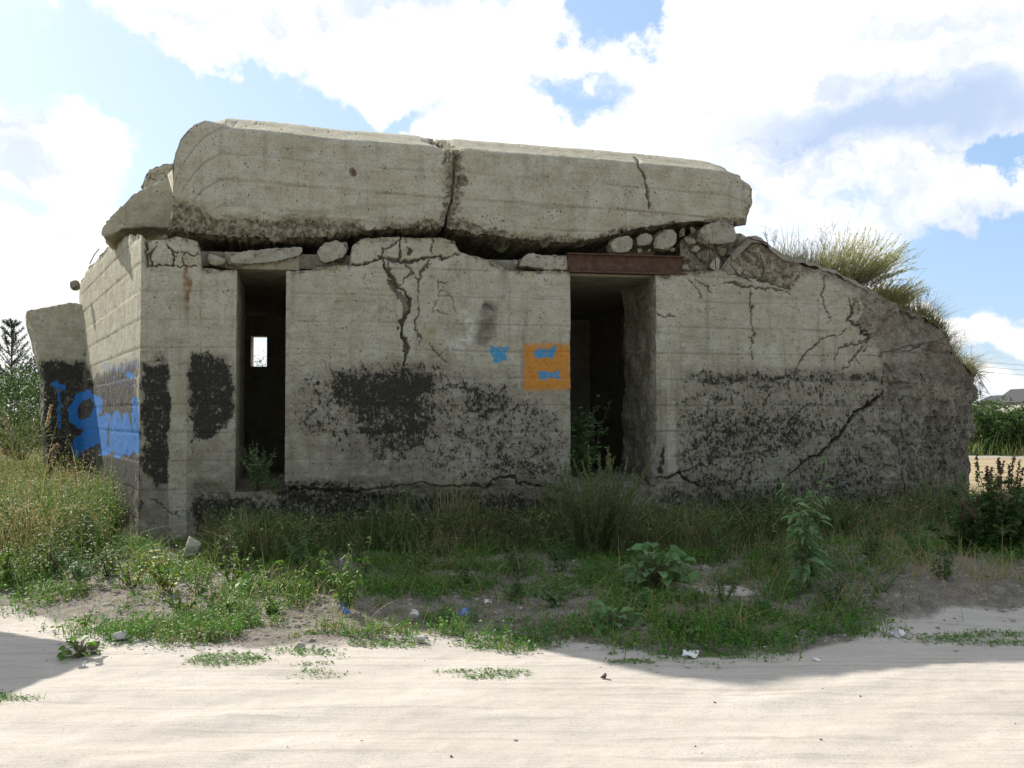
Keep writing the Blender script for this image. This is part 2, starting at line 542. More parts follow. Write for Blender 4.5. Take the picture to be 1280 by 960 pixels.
def leaf_material(name, cols, trans=0.35, rough=0.6):
    """cols: list of (position, rgb) along the tint attribute"""
    m, t = new_mat(name)
    rp = t.n('ShaderNodeValToRGB', {'Fac': t.attr('tint')})
    el = rp.color_ramp.elements
    while len(el) < len(cols):
        el.new(0.5)
    for e, (p, c) in zip(el, cols):
        e.position, e.color = p, (*c, 1)
    P = t.n('ShaderNodeNewGeometry').outputs['Position']
    c = t.mix(t.math('MULTIPLY', t.noise(P, 26, 3, .6), .55), rp.outputs[0], (.02, .02, .008), 'MULTIPLY') if False else rp.outputs[0]
    v = t.n('ShaderNodeHueSaturation', {'Color': c, 'Value': t.sstep(t.noise(P, 7, 4, .6), .2, .8, .7, 1.3)})
    b = t.n('ShaderNodeBsdfPrincipled', {'Base Color': v.outputs[0], 'Roughness': rough, 'Specular IOR Level': .35})
    tr = t.n('ShaderNodeBsdfTranslucent', {'Color': v.outputs[0]})
    mx = t.n('ShaderNodeMixShader', {0: trans, 1: b.outputs[0], 2: tr.outputs[0]})
    t.n('ShaderNodeOutputMaterial', {'Surface': mx.outputs[0]})
    return m


def simple_mat(name, c0, c1, scale=10, rough=.8, bump=.4, dist=.01, spec=.3):
    m, t = new_mat(name)
    P = t.n('ShaderNodeNewGeometry').outputs['Position']
    n = t.noise(P, scale, 6, .65)
    c = t.mix(t.sstep(n, .35, .65), c0, c1)
    bmp = t.n('ShaderNodeBump', {'Height': n, 'Strength': bump, 'Distance': dist})
    b = t.n('ShaderNodeBsdfPrincipled', {'Base Color': c, 'Roughness': rough, 'Normal': bmp.outputs[0], 'Specular IOR Level': spec})
    t.n('ShaderNodeOutputMaterial', {'Surface': b.outputs[0]})
    return m


CONC = concrete_material()
GROUND = ground_material()
RUST = simple_mat("rusty_steel", (.066, .035, .022), (.11, .062, .04), 14, .85, .5)
REBAR = simple_mat("rebar_rust", (.06, .035, .025), (.11, .06, .04), 30, .9, .3)
BARK = simple_mat("bark", (.10, .075, .05), (.17, .13, .095), 20, .9, .8)
STEM = simple_mat("green_stem", (.09, .10, .04), (.15, .13, .07), 20, .8, .2)
TWIG = simple_mat("dry_twig", (.16, .13, .10), (.26, .22, .18), 20, .9, .2)
STONE = simple_mat("pale_stone", (.60, .57, .52), (.44, .41, .37), 16, .9, .6)
DARKSTONE = simple_mat("brown_stone", (.20, .15, .12), (.13, .10, .085), 16, .9, .6)
PAPER = simple_mat("white_paper", (.78, .77, .74), (.66, .65, .62), 8, .7, .3)
BLUEWRAP = simple_mat("blue_plastic", (.05, .12, .42), (.30, .42, .66), 12, .4, .3)
G_DARK = leaf_material("grass_blade", [(0, (.07, .12, .03)), (.45, (.14, .20, .055)), (.75, (.25, .23, .095)), (1, (.40, .32, .18))])
G_DRY = leaf_material("meadow_blade", [(0, (.075, .15, .025)), (.4, (.15, .22, .045)), (.7, (.28, .24, .09)), (1, (.42, .32, .17))])
G_COVER = leaf_material("clover_leaf", [(0, (.045, .12, .018)), (.5, (.085, .23, .025)), (.85, (.13, .23, .035)), (1, (.26, .22, .08))])
L_WEED = leaf_material("weed_leaf", [(0, (.045, .10, .028)), (.6, (.08, .165, .045)), (1, (.14, .20, .06))])
L_BRIGHT = leaf_material("bright_leaf", [(0, (.08, .18, .025)), (.6, (.19, .32, .035)), (1, (.42, .36, .06))])
L_SAGE = leaf_material("sage_leaf", [(0, (.075, .105, .035)), (.6, (.135, .17, .06)), (1, (.21, .22, .095))])
L_PALE = leaf_material("pale_tuft", [(0, (.19, .19, .10)), (1, (.36, .33, .21))])
L_TREE = leaf_material("tree_leaf", [(0, (.03, .06, .016)), (.5, (.055, .105, .025)), (1, (.10, .16, .04))])
L_PINE = leaf_material("pine_needle", [(0, (.022, .045, .022)), (1, (.05, .085, .045))], .15)
L_BROOM = leaf_material('broom_leaf', [(0, (.26, .30, .10)), (.6, (.40, .40, .17)), (1, (.52, .45, .26))], .6)
L_GREY = leaf_material('grey_green_leaf', [(0, (.08, .16, .05)), (.6, (.13, .25, .085)), (1, (.21, .31, .14))])
L_DOCK = leaf_material("dock_seed", [(0, (.10, .055, .035)), (1, (.24, .15, .10))])
L_PLUME = leaf_material("reed_plume", [(0, (.40, .30, .18)), (1, (.58, .46, .32))])

# ------------------------------------------------------------------ ground
EDGE = np.array([(-60, 9.5), (-8, 9.0), (-4.2, 8.4), (-2.9, 7.35), (-1.84, 7.0), (-.8, 7.3), (.34, 7.2), (1.34, 6.65), (2.1, 7.1), (2.68, 7.5), (3.86, 7.75), (6, 8.2), (60, 10)])
W0 = np.array([-4.35, 12.0])                     # near left corner of the bunker
E = np.array([0.982, 0.188]); E /= np.linalg.norm(E)
NB = np.array([-E[1], E[0]])                     # into the bunker, away from the camera
G_DIR = np.array([-0.47, 0.88]); G_DIR /= np.linalg.norm(G_DIR)


def gh(x, y):
    x, y = np.atleast_1d(np.asarray(x, float)), np.atleast_1d(np.asarray(y, float))
    ye = np.interp(x, EDGE[:, 0], EDGE[:, 1])
    dv = y - ye
    P = np.stack([x, y, np.zeros_like(x)], 1)
    z = 0.07 * ss(dv, 0, 2.4)
    bank = ss(x, 2.3, 3.5) * ss(dv, 0.05, 0.75) * (0.24 - 0.16 * ss(dv, 1.0, 4.5))
    z = z + bank
    z = z + ss(x, -2.6, -4.6) * np.clip(dv - 0.4, 0, 12) * 0.027
    rut = 0
    for k, (o_, wd_) in enumerate(((-.75, .16), (-1.25, .20), (-2.05, .18), (-2.7, .22))):
        c_ = dv - o_ - .10 * np.sin(x * .6 + k) - .05 * np.sin(x * 1.7 + 2 * k)
        rut = rut - .008 * np.exp(-(c_ / wd_) ** 2) + .004 * np.exp(-((np.abs(c_) - 1.7 * wd_) / (.5 * wd_)) ** 2)
    z = z + rut * (.5 + vnoise(P, 1.4, 15))
    near = 1 - ss(np.hypot(x, y - 9), 16, 40)
    z = z + near * (ss(dv, -0.1, 1.2) * (0.035 * fbm(P, .9, 5, 4) + .012 * fbm(P, .12, 8, 3)) + 0.012 * fbm(P * np.array([.35, 1, 1]), .5, 9, 4) + .005 * fbm(P, .10, 3, 3) + .004 * fbm(P * np.array([.5, 1, 1]), .22, 4, 4))
    return z


def gz(x, y):
    return float(gh(x, y)[0])


def axis(lo, hi, step, far):
    a = list(np.arange(lo, hi + 1e-6, step))
    s, p = step, hi
    while p < far:
        s *= 1.18
        p += s
        a.append(p)
    s, p = step, lo
    b = []
    while p > -far:
        s *= 1.18
        p -= s
        b.append(p)
    return np.array(b[::-1] + a)


gx = axis(-7.2, 7.2, 0.035, 3000.0)
gy = axis(3.6, 13.5, 0.035, 3000.0)
X, Y = np.meshgrid(gx, gy, indexing='ij')
Zg = gh(X.ravel(), Y.ravel())
PV = np.stack([X.ravel(), Y.ravel(), Zg], 1)
ye = np.interp(PV[:, 0], EDGE[:, 0], EDGE[:, 1])
P0 = PV * np.array([1, 1, 0])
dv = PV[:, 1] - ye + .25 * fbm(P0, .8, 21, 4)
sand = 1 - ss(dv, -0.1, .55) * .9
fieldm = ss(PV[:, 0], 5, 8) * ss(PV[:, 1], 14.5, 17) * (1 - ss(PV[:, 1], 36.0, 37.5))
strip = ss(PV[:, 0], 5, 8) * ss(PV[:, 1], 34.5, 35.0) * (1 - ss(PV[:, 1], 36.5, 37.5))
sand = np.maximum(np.where(fieldm > .5, .12, sand), .85 * strip)
sand = np.maximum(sand, .50 * (1 - ss(np.hypot((PV[:, 0] - 1.75) / .7, (PV[:, 1] - 9.1) / .5), .5, 1)))
turf = np.maximum(ss(PV[:, 1], 36.5, 39), ss(-PV[:, 0], 4.2, 6) * ss(PV[:, 1], 9.5, 11))
road_v = (dv.reshape(X.shape) < 0.0)
rf = road_v[:-1, :-1]
attrs = {'sand': sand, 'turf': turf, 'stubble': fieldm}


def sub_mesh(name, V, Fq, at):
    used = np.unique(Fq)
    rm = np.zeros(len(V), int)
    rm[used] = np.arange(len(used))
    return mesh(name, V[used], [rm[Fq]], {k: v[used] for k, v in at.items()}, True, GROUND)


tag(link("ground", sub_mesh("ground", PV, grid_faces(len(gx), len(gy), ~rf), attrs)), kind='structure')
tag(link("dirt_road", sub_mesh("dirt_road", PV, grid_faces(len(gx), len(gy), rf), attrs)), kind='structure')

# ------------------------------------------------------------------ bunker geometry
ARC_S, ARC_R, ARC_TURN = 9.4, 2.6, R(105)


def path_front(s):
    """plan of the front wall with its rounded right end: positions and outward normals"""
    s = np.atleast_1d(np.asarray(s, float))
    ang = np.clip((s - ARC_S) / ARC_R, 0, ARC_TURN)
    st = np.minimum(s, ARC_S)
    after = np.maximum(s - ARC_S - ARC_R * ARC_TURN, 0)
    hd = np.cos(ang)[:, None] * E + np.sin(ang)[:, None] * NB
    p = W0 + st[:, None] * E + ARC_R * (np.sin(ang)[:, None] * E + (1 - np.cos(ang))[:, None] * NB) + after[:, None] * hd
    return p, np.stack([hd[:, 1], -hd[:, 0]], 1)


_ts = np.linspace(0, 12.3, 2400)
_tp, _ = path_front(_ts)
_tr = _tp[:, 0] / _tp[:, 1]
_cut = int(np.argmax(_tr)) + 1


def px_sz(pts):
    """pixels on the front wall -> (s along the wall, z)"""
    out = []
    for px, py in pts:
        d = pix_dir(px, py)
        s = float(np.interp(d[0] / d[1], _tr[:_cut], _ts[:_cut]))
        p, _ = path_front(s)
        out.append((s, 1.6 + d[2] / d[1] * p[0, 1]))
    return np.array(out)


def px_plane(px, py, v=0.0):
    """pixel -> point on the vertical plane parallel to the front, v metres behind it"""
    d = pix_dir(px, py)
    o = W0 + NB * v
    t = ((o - CAM[:2]) @ NB) / (d[:2] @ NB)
    return CAM + d * t


def px_y(px, py, y):
    d = pix_dir(px, py)
    return CAM + d * (y / d[1])


def px_ground(px, py):
    d = pix_dir(px, py)
    z = 0.0
    for _ in range(12):
        p = CAM + d * ((z - 1.6) / d[2])
        z = gz(p[0], p[1])
    return np.array([p[0], p[1], z])


CRACKS = [  # (pixels, half width in px, depth in m)
    ([(478, 328), (490, 348), (505, 362), (512, 375), (511, 390), (503, 402), (502, 418), (508, 425), (507, 440), (504, 456)], 2.6, .07),
    ([(488, 352), (499, 366), (507, 380), (505, 394)], 5.0, .03),
    ([(525, 338), (524, 370), (526, 385), (520, 400), (523, 432)], .9, .03),
    ([(487, 322), (487, 345), (500, 356)], 1.0, .03), ([(507, 322), (512, 338), (503, 355)], 1.0, .03),
    ([(512, 338), (524, 352), (530, 335), (538, 328)], 1.0, .03), ([(470, 325), (540, 325)], 1.0, .03),
    ([(549, 346), (549, 358)], .9, .02), ([(549, 350), (563, 349)], .9, .02), ([(545, 367), (553, 360), (562, 366)], .9, .02),
    ([(543, 396), (543, 378), (548, 370), (560, 370), (567, 378), (569, 394)], .8, .015), ([(547, 390), (561, 393)], 1.0, .02),
    ([(535, 425), (545, 440), (558, 456)], .7, .02), ([(458, 344), (461, 362)], .6, .012),
    ([(540, 606), (560, 607), (607, 609), (620, 600), (640, 598), (646, 607), (672, 607), (708, 613)], 2.0, .06),
    ([(640, 598), (638, 582), (630, 570)], .8, .02), ([(352, 612), (420, 615), (540, 606)], 1.4, .035),
    ([(937, 362), (940, 385), (941, 410), (939, 430), (944, 452)], 1.1, .035),
    ([(1105, 460), (1104, 485), (1095, 498), (1080, 508), (1068, 518), (1060, 530), (1048, 545), (1030, 560), (1005, 578), (985, 592)], 2.8, .09),
    ([(1028, 345), (1027, 365), (1034, 402)], .9, .03), ([(990, 472), (993, 460), (1005, 445), (1025, 428), (1040, 418), (1065, 410)], .9, .03),
    ([(1040, 452), (1048, 435), (1060, 428), (1085, 422)], .9, .03), ([(1050, 464), (1070, 445), (1078, 430), (1090, 418)], 1.0, .035),
    ([(1060, 370), (1064, 395), (1056, 402), (1075, 408), (1085, 420), (1082, 440)], 1.4, .05), ([(1075, 430), (1068, 446), (1075, 460)], .8, .02),
    ([(820, 597), (840, 598), (850, 592), (860, 600), (872, 608)], 2.2, .06), ([(822, 392), (842, 395)], .8, .02), ([(846, 590), (870, 586), (895, 570)], .9, .02),
    ([(865, 345), (876, 369)], .9, .025), ([(872, 345), (890, 366)], .9, .025), ([(905, 352), (948, 360), (985, 368)], 1.2, .03),
    ([(184, 622), (205, 634), (228, 646)], .8, .02), ([(180, 454), (211, 454)], .8, .012), ([(183, 335), (213, 333), (231, 336), (252, 334)], 1.3, .05), ([(213, 334), (215, 319), (205, 303)], 1.2, .05), ([(215, 317), (228, 317), (238, 320), (252, 316)], .9, .04), ([(228, 317), (229, 335)], .8, .03), ([(190, 335), (188, 318), (195, 306)], 1.1, .04), ([(436, 331), (456, 331), (472, 325), (500, 322), (540, 325), (572, 319)], 1.5, .06), ([(502, 296), (500, 308), (503, 324)], 1.3, .05), ([(475, 324), (478, 312), (492, 306), (500, 300)], .8, .03), ([(540, 296), (543, 310), (540, 325)], .8, .03), ([(508, 312), (516, 316)], 3.0, .05), ([(905, 338), (945, 348), (985, 364)], 1.4, .04), ([(183, 300), (186, 318), (183, 336)], 1.6, .05),
    ([(1126, 500), (1125, 560), (1128, 640)], 1.6, .03), ([(850, 574), (960, 572)], .7, .012), ([(1110, 440), (1140, 430), (1170, 436)], 1.0, .03),
    ([(960, 560), (935, 580), (915, 610)], .9, .02), ([(1010, 500), (985, 530)], .8, .02), ([(1000, 520), (975, 548)], .8, .02),
]
TAR = [  # polygon in px, density, softness px
    ([(176, 455), (211, 455), (211, 606), (196, 612), (176, 590)], .72, 4), ([(186, 440), (211, 436), (211, 456), (186, 456)], .45, 5),
    ([(234, 440), (285, 444), (294, 470), (294, 512), (283, 536), (262, 550), (240, 552), (234, 540)], .74, 5),
    ([(236, 555), (262, 552), (258, 600), (236, 600)], .3, 10),
    ([(405, 458), (545, 455), (562, 470), (545, 500), (556, 540), (540, 562), (515, 575), (470, 577), (440, 555), (425, 520), (400, 490)], .70, 17),
    ([(356, 457), (400, 457), (560, 458), (700, 500), (712, 600), (600, 606), (480, 590), (356, 545)], .40, 18),
    ([(560, 470), (640, 480), (650, 520), (600, 540), (560, 520)], .50, 12), ([(600, 560), (700, 575), (708, 605), (580, 606)], .50, 12),
    ([(236, 618), (350, 622), (350, 600), (545, 614), (712, 618), (712, 690), (236, 690)], .62, 8),
    ([(852, 462), (1095, 460), (1100, 482), (862, 490)], .56, 10), ([(846, 500), (990, 498), (1060, 540), (1000, 580), (846, 590)], .52, 18),
    ([(846, 560), (960, 580), (1120, 520), (1130, 700), (846, 700)], .46, 20), ([(825, 600), (1130, 605), (1130, 700), (825, 700)], .54, 16),
    ([(848, 462), (1120, 462), (1125, 680), (848, 680)], .38, 10), ([(1112, 505), (1222, 505), (1222, 680), (1112, 680)], .40, 16), ([(1090, 440), (1222, 470), (1222, 508), (1110, 510)], .28, 8),
    ([(826, 560), (834, 560), (834, 594), (824, 594)], .7, 2),
    # left face and wing
    ([(52, 455), (100, 455), (112, 470), (174, 448), (174, 660), (40, 660), (50, 520)], .70, 7), ([(50, 452), (104, 450), (108, 478), (52, 490)], .85, 6),
    ([(88, 570), (174, 568), (174, 640), (88, 640)], .85, 6),
]
BLUE = [[(113, 492), (99, 497), (91, 512), (92, 524), (100, 531), (112, 527), (121, 514), (124, 502), (118, 496)]]
BLUE_POLY = [[(107, 530), (122, 522), (133, 518), (133, 552), (120, 556), (103, 564), (97, 576), (89, 562), (91, 548), (103, 540)]]
BLUE_STROKES = [([(134, 520), (129, 545), (129, 566)], 4.5), ([(131, 566), (140, 560), (141, 530), (146, 518)], 4.5), ([(146, 518), (150, 540), (147, 568)], 5), ([(147, 568), (157, 560), (157, 520)], 4.5),
                ([(157, 522), (163, 545), (160, 566)], 4), ([(160, 566), (169, 556), (169, 500)], 4.2), ([(170, 498), (171, 566)], 3.2)]
ORANGE = [(656, 431), (710, 430), (713, 430), (713, 486), (655, 487)]
SKYB = [[(612, 432), (621, 433), (632, 431), (639, 435), (636, 450), (624, 452), (613, 451)],
        [(672, 432), (680, 436), (695, 431), (692, 449), (683, 447), (667, 450)], [(669, 463), (702, 463), (704, 478), (690, 473), (680, 478), (672, 471)]]


def masks(V):
    """paint, tar and broken zones of the walls"""
    uv = project(V)
    P = np.asarray(V)
    wob = np.stack([fbm(P, .10, 31, 3), fbm(P, .10, 47, 3)], 1)
    q = uv + wob * 4.0
    big = np.stack([fbm(P, .5, 33, 3), fbm(P, .5, 49, 3)], 1) * np.array([14.0, 5.0])
    tar = np.zeros(len(V))
    for poly, den, soft in TAR:
        den2 = den * (1.12 - .34 * ss(uv[:, 1], 462, 585)) if 12 < soft < 18 and den > .6 else den
        tar = np.maximum(tar, den2 * ss(-poly_sd(q + big * (1 if soft > 7 else .35), poly), -soft * 1.3, soft * 1.6))
    for x0, x1 in ((211, 233), (834, 845)):
        strip = ss(q[:, 0], x0 - 1, x0 + 2) * (1 - ss(q[:, 0], x1 - 2, x1 + 1)) * (1 if x0 > 400 else (1 - ss(q[:, 1], 640, 665)))
        strip = strip * (1 if x0 < 400 else (1 - ss(q[:, 1], 585, 592)))
        tar = tar * (1 - strip)
    blue = np.zeros(len(V))
    q2 = uv + wob * 1.2
    for st in BLUE:
        d, _ = seg_dist(q2, st)
        blue = np.maximum(blue, 1 - ss(d, 3.5, 7.0))
    for pl in BLUE_POLY:
        blue = np.maximum(blue, .88 * ss(-poly_sd(q2, pl), -2, 2))
    for st, hw in BLUE_STROKES:
        d, _ = seg_dist(q2, st)
        blue = np.maximum(blue, .82 * (1 - ss(d, hw * .65, hw * 1.25)))
    for hole in ([(106, 503), (112, 500), (116, 512), (112, 521), (101, 519), (101, 510)], [(146, 512), (156, 505), (160, 516), (150, 516)], [(115, 485), (124, 488), (122, 496), (113, 490)]):
        blue = blue * ss(poly_sd(q2, hole), -1.5, 1.5)
    for st, wd, am in (([(71, 478), (74, 500), (73, 535)], 3.5, .55), ([(66, 480), (80, 485)], 4, .6), ([(78, 588), (80, 590)], 3, .8), ([(160, 468), (164, 470)], 4, .7), ([(132, 458), (150, 460), (168, 455)], 9, .40), ([(140, 475), (165, 480)], 9, .36)):
        d, _ = seg_dist(q2, st)
        blue = np.maximum(blue, am * (1 - ss(d, wd * .5, wd * 1.3)))
    left = ss(-uv[:, 0], -176, -173)
    blue = blue * left
    orange = .95 * ss(-poly_sd(q2, ORANGE), -7, 5)
    sb = np.zeros(len(V))
    for pl in SKYB:
        sb = np.maximum(sb, .66 * ss(-poly_sd(uv + wob * np.array([6.0, 3.0]), pl), -2.0, 2.5))
    wd, _ = seg_dist(q, [(583, 395), (592, 408), (588, 422), (578, 430), (565, 432)])
    white = .75 * (1 - ss(wd, 3, 11))
    wd, _ = seg_dist(q, [(572, 432), (576, 446)])
    white = np.maximum(white, .4 * (1 - ss(wd, 2, 7)))
    rust, _ = seg_dist(q, [(231, 336), (235, 365), (235, 400)])
    rust = .85 * (1 - ss(rust, 1.5, 6)) * (1 - ss(uv[:, 1], 370, 412))
    sm, _ = seg_dist(q, [(611, 388), (607, 420)])
    smoke = .75 * (1 - ss(sm, 5, 17))
    sm, _ = seg_dist(q, [(608, 382), (612, 388)])
    smoke = np.maximum(smoke, 1 - ss(sm, 3, 8))
    lev = 456 + 3 * fbm(P, .8, 55, 2)
    grime = ss(q[:, 1], lev - 5, lev + 8) * (.42 + .5 * ss(q[:, 1], 470, 640) + .35 * fbm(P, .6, 57, 4))
    grime = grime * np.where((uv[:, 0] > 211) & (uv[:, 0] < 233), .25, 1) * np.where((uv[:, 0] > 834) & (uv[:, 0] < 845) & (uv[:, 1] < 590), .3, 1)
    grime = np.clip(grime + .30 * ss(uv[:, 0], 1085, 1130) * ss(q[:, 1], 430, 470) + .12 * ss(uv[:, 0], 845, 870) * ss(q[:, 1], 500, 620), 0, 1)
    sd, _ = seg_dist(q, [(540, 640), (620, 655), (700, 640)])
    smoke = np.maximum(smoke, .45 * (1 - ss(sd, 20, 50)))
    grime = np.maximum(grime, .85 * ss(tar, .0, .55))
    pe_ = ss(uv[:, 0], 1110, 1150) * ss(uv[:, 1], 485, 510)
    smoke = np.maximum(smoke, pe_ * .85 * ss(fbm(P * np.array([1, 1, .10]), .16, 59, 4), -.1, .45))
    return {'tar': tar, 'blue': blue, 'orange': orange, 'sky_blue': sb, 'white': white, 'rust': rust, 'smoke': smoke, 'grime': grime}


def relief(P, spall=0.0, amp=1.0, seed=3):
    """metres outwards: undulation, grain, pits; rougher where spalled"""
    h = amp * (.010 * fbm(P, .55, seed, 3) + .0045 * fbm(P, .09, seed + 1, 4))
    chips = ss(fbm(P, .11, seed + 5, 4, .6), .60, .68)
    h = h - .012 * amp * chips - .012 * amp * ss(fbm(P * np.array([1, 1, .5]), .045, seed + 6, 3), .72, .80)
    rgh = fbm(P, .22, seed + 9, 5, .62)
    h = h + spall * (.045 * rgh - .03 - .03 * ss(fbm(P, .06, seed + 12, 3), .1, .5))
    return h


def boards(z, P, step=.335, z0=0.06):
    k = (z - z0) / step + .02 * fbm(P, .7, 77, 2)
    d = np.abs(k - np.round(k)) * step
    on = .65 + .35 * vnoise(np.stack([np.round(k) * 3.1, P[:, 0] * .8, P[:, 1] * .3], 1), 1.0, 91)
    lip = (np.floor(k).astype(int) % 3 - 1) * .0025
    return -.007 * on * np.exp(-(d / .010) ** 2) + lip


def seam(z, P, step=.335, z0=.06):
    """darkening along the joints between the form boards"""
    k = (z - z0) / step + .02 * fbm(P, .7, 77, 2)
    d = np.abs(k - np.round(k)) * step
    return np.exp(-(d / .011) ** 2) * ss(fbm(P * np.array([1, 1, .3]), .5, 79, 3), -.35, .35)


bunker = empty("bunker", (*W0, 0), "ruined grey concrete bunker with tar-blackened walls and a cracked thick roof beside the sand road", "bunker")
BL = np.array([W0[0], W0[1], 0.0])


def part(name, V, Fs, at=None, mat=CONC, parent=bunker, smooth=True):
    V = np.asarray(V) - BL
    return link(name, mesh(name, V, Fs, at, smooth, mat), parent)


# front wall sheet, openings cut down to a sill
TOP_PX = [(175, 297), (180, 299), (183, 304), (205, 299), (222, 296), (246, 301), (251, 312), (252.5, 334), (296, 337), (356, 337), (390, 336), (396, 333), (436, 331), (440, 308), (452, 297), (476, 295.5), (512, 296), (550, 296), (568, 301), (575, 315), (605, 323), (640, 337), (713, 339),
          (820, 344), (870, 341), (900, 338), (918, 318), (938, 303), (950, 303), (975, 318), (1000, 329), (1055, 346), (1108, 374), (1155, 393), (1188, 438), (1206, 465)]
top_sz = px_sz(TOP_PX)
s_slit = px_sz([(295, 450), (357, 450)])[:, 0]
s_door = px_sz([(713, 450), (820.5, 450)])[:, 0]
S_END = ARC_S + ARC_R * ARC_TURN + 2.6
THR = .70


def top_z(s):
    z = np.interp(s, top_sz[:, 0], top_sz[:, 1])
    return np.where(s > top_sz[-1, 0], top_sz[-1, 1] - .12 * ss(s, top_sz[-1, 0], top_sz[-1, 0] + 1.5), z)


def seg(a, b, step):
    return np.linspace(a, b, max(2, int(round((b - a) / step))) + 1)


st = .0105
cols = np.unique(np.concatenate([seg(0, s_slit[0], st), seg(s_slit[0], s_slit[1], st), seg(s_slit[1], s_door[0], st), seg(s_door[0], s_door[1], st), seg(s_door[1], 11.8, st), seg(11.8, S_END, .05)]).round(6))
lowr = seg(-.3, THR, .016)
nup = 270
tz = top_z(cols)
jag = .05 * fbm(np.stack([cols, 0 * cols, 0 * cols], 1), .3, 61, 4)
tz = tz + jag * np.where(cols > 7.2, 1.3, .5)
ZZ = np.concatenate([np.repeat(lowr[None, :], len(cols), 0), THR + (tz - THR)[:, None] * (np.arange(1, nup + 1) / nup)[None, :]], 1)
pp, nn = path_front(cols)
ni, nj = ZZ.shape
base = np.concatenate([np.repeat(pp[:, None, :], nj, 1), ZZ[..., None]], 2)
N3 = np.concatenate([np.repeat(nn[:, None, :], nj, 1), np.zeros((ni, nj, 1))], 2)
Vf, Nf = base.reshape(-1, 3), N3.reshape(-1, 3)
Sf = np.repeat(cols, nj)
uv = project(Vf)
m = masks(Vf)
wobc = np.stack([fbm(Vf, .16, 101, 4), fbm(Vf, .16, 113, 4)], 1) * 5.0 + np.stack([fbm(Vf, .04, 131, 2), fbm(Vf, .04, 151, 2)], 1) * 2.0
uc = uv + wobc
crk = np.zeros(len(Vf))
crd = np.zeros(len(Vf))
for pts, hw, dep in CRACKS:
    bb = np.array(pts)
    lo, hi = bb.min(0) - 25, bb.max(0) + 25
    near = np.where((uv[:, 0] > lo[0]) & (uv[:, 0] < hi[0]) & (uv[:, 1] > lo[1]) & (uv[:, 1] < hi[1]))[0]
    if len(near):
        d, fr = seg_dist(uc[near], pts)
        wv = hw * (.25 + .95 * vnoise(Vf[near], .12, 71)) * (1 - .55 * np.abs(2 * fr - 1) ** 3)
        k = 1 - ss(d, wv * .7, wv * 1.15 + .35)
        crd[near] = np.maximum(crd[near], dep * 1.4 * k)
        crk[near] = np.maximum(crk[near], .35 * (1 - ss(d, wv, wv + 3.5)))
# spalled and earthy zones
soil = .95 * ss(-poly_sd(uc, [(955, 318), (1010, 338), (1060, 362), (1085, 380), (1075, 410), (1090, 425), (1112, 450), (1118, 490), (1150, 480), (1190, 480), (1240, 500), (1260, 300), (960, 260)]), -26, 22)
soil = np.maximum(soil, .12 * ss(-poly_sd(uc, [(1108, 440), (1240, 440), (1240, 700), (1125, 700)]), -30, 40))
soil = np.maximum(soil, .5 * ss(uv[:, 1], 628, 690))
soil = np.where(Sf > 12.2, .8, soil)
sp = .8 * ss(-poly_sd(uc, [(1056, 368), (1115, 372), (1112, 405), (1100, 430), (1085, 440), (1066, 405)]), -6, 8)
sp = np.maximum(sp, .55 * ss(-poly_sd(uc, [(1095, 430), (1120, 470), (1250, 460), (1250, 540), (1100, 520)]), -8, 10))
sp = np.maximum(sp, .45 * soil)
sp = np.maximum(sp, .9 * ss(-poly_sd(uc, [(880, 341), (905, 338), (945, 349), (985, 365), (1005, 340), (950, 295), (900, 300)]), -5, 5))
sp = np.maximum(sp, .5 * ss(-poly_sd(uc, [(181, 334), (186, 334), (206, 305), (200, 290), (181, 290)]), -3, 3))
low_rough = ss(uv[:, 1] + 10 * fbm(Vf, .4, 19, 3), 600, 622) * ss(uv[:, 0], 232, 246)
sp = np.maximum(sp, .75 * low_rough)
edge_top = 1 - ss(tz[:, None] - ZZ, .0, .14).ravel()
sp = np.maximum(sp, .8 * edge_top * (Sf > .25))
for sx in (*s_slit, *s_door, 0.0):
    sp = np.maximum(sp, .42 * (1 - ss(np.abs(Sf - sx), .0, .05)) * ss(fbm(Vf, .2, 83, 3), .05, .35))
h = relief(Vf, sp) + boards(Vf[:, 2], Vf) * (1 - np.minimum(1, soil + low_rough)) - crd
h = h - .05 * low_rough * ss(-uv[:, 0], -713, -700) - .05 * ss(uv[:, 0], 1100, 1106) * ss(uv[:, 1], 440, 520) * 0
# right end: strongly broken, bulging out under the turf
endm = ss(uv[:, 0], 1080, 1120) * ss(Vf[:, 2], .2, 1.2)
h = h + endm * (.10 * fbm(Vf, .5, 201, 4) + .07 * fbm(Vf * np.array([1, 1, .6]), .16, 203, 5, .65) - .05 * ss(fbm(Vf, .22, 207, 4), .35, .5)) + ss(Sf, 10.2, 11.2) * .05 * ss(Vf[:, 2], .2, 2.0)
# left of the big slanting crack the wall stands a little proud
h = h + .035 * ss(poly_sd(uc, [(1105, 440), (1104, 485), (1095, 498), (1060, 530), (985, 592), (940, 640), (1300, 700), (1300, 440)]), -2, 2) * ss(uv[:, 0], 900, 1000)
stripm = ss(uv[:, 0], 208, 211) * (1 - ss(uv[:, 0], 231, 234))
h = h + .006 * stripm
m['spall'] = np.maximum(sp * .75, crk)
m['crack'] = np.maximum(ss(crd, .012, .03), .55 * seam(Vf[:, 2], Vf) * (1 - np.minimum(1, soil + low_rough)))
m['soil'] = soil
fade = np.ones(len(Vf))
fade[Sf < .02] = .4
Vd = Vf + Nf * (h * fade)[:, None]
G3 = Vd.reshape(ni, nj, 3)
cm = 0.5 * (cols[:-1] + cols[1:])
opening = ((cm > s_slit[0]) & (cm < s_slit[1])) | ((cm > s_door[0]) & (cm < s_door[1]))
keep = np.ones((ni - 1, nj - 1), bool)
keep[np.ix_(opening, np.arange(nj - 1) >= len(lowr) - 1)] = False
part("front_wall", Vd, [grid_faces(ni, nj, keep, flip=False)], m)

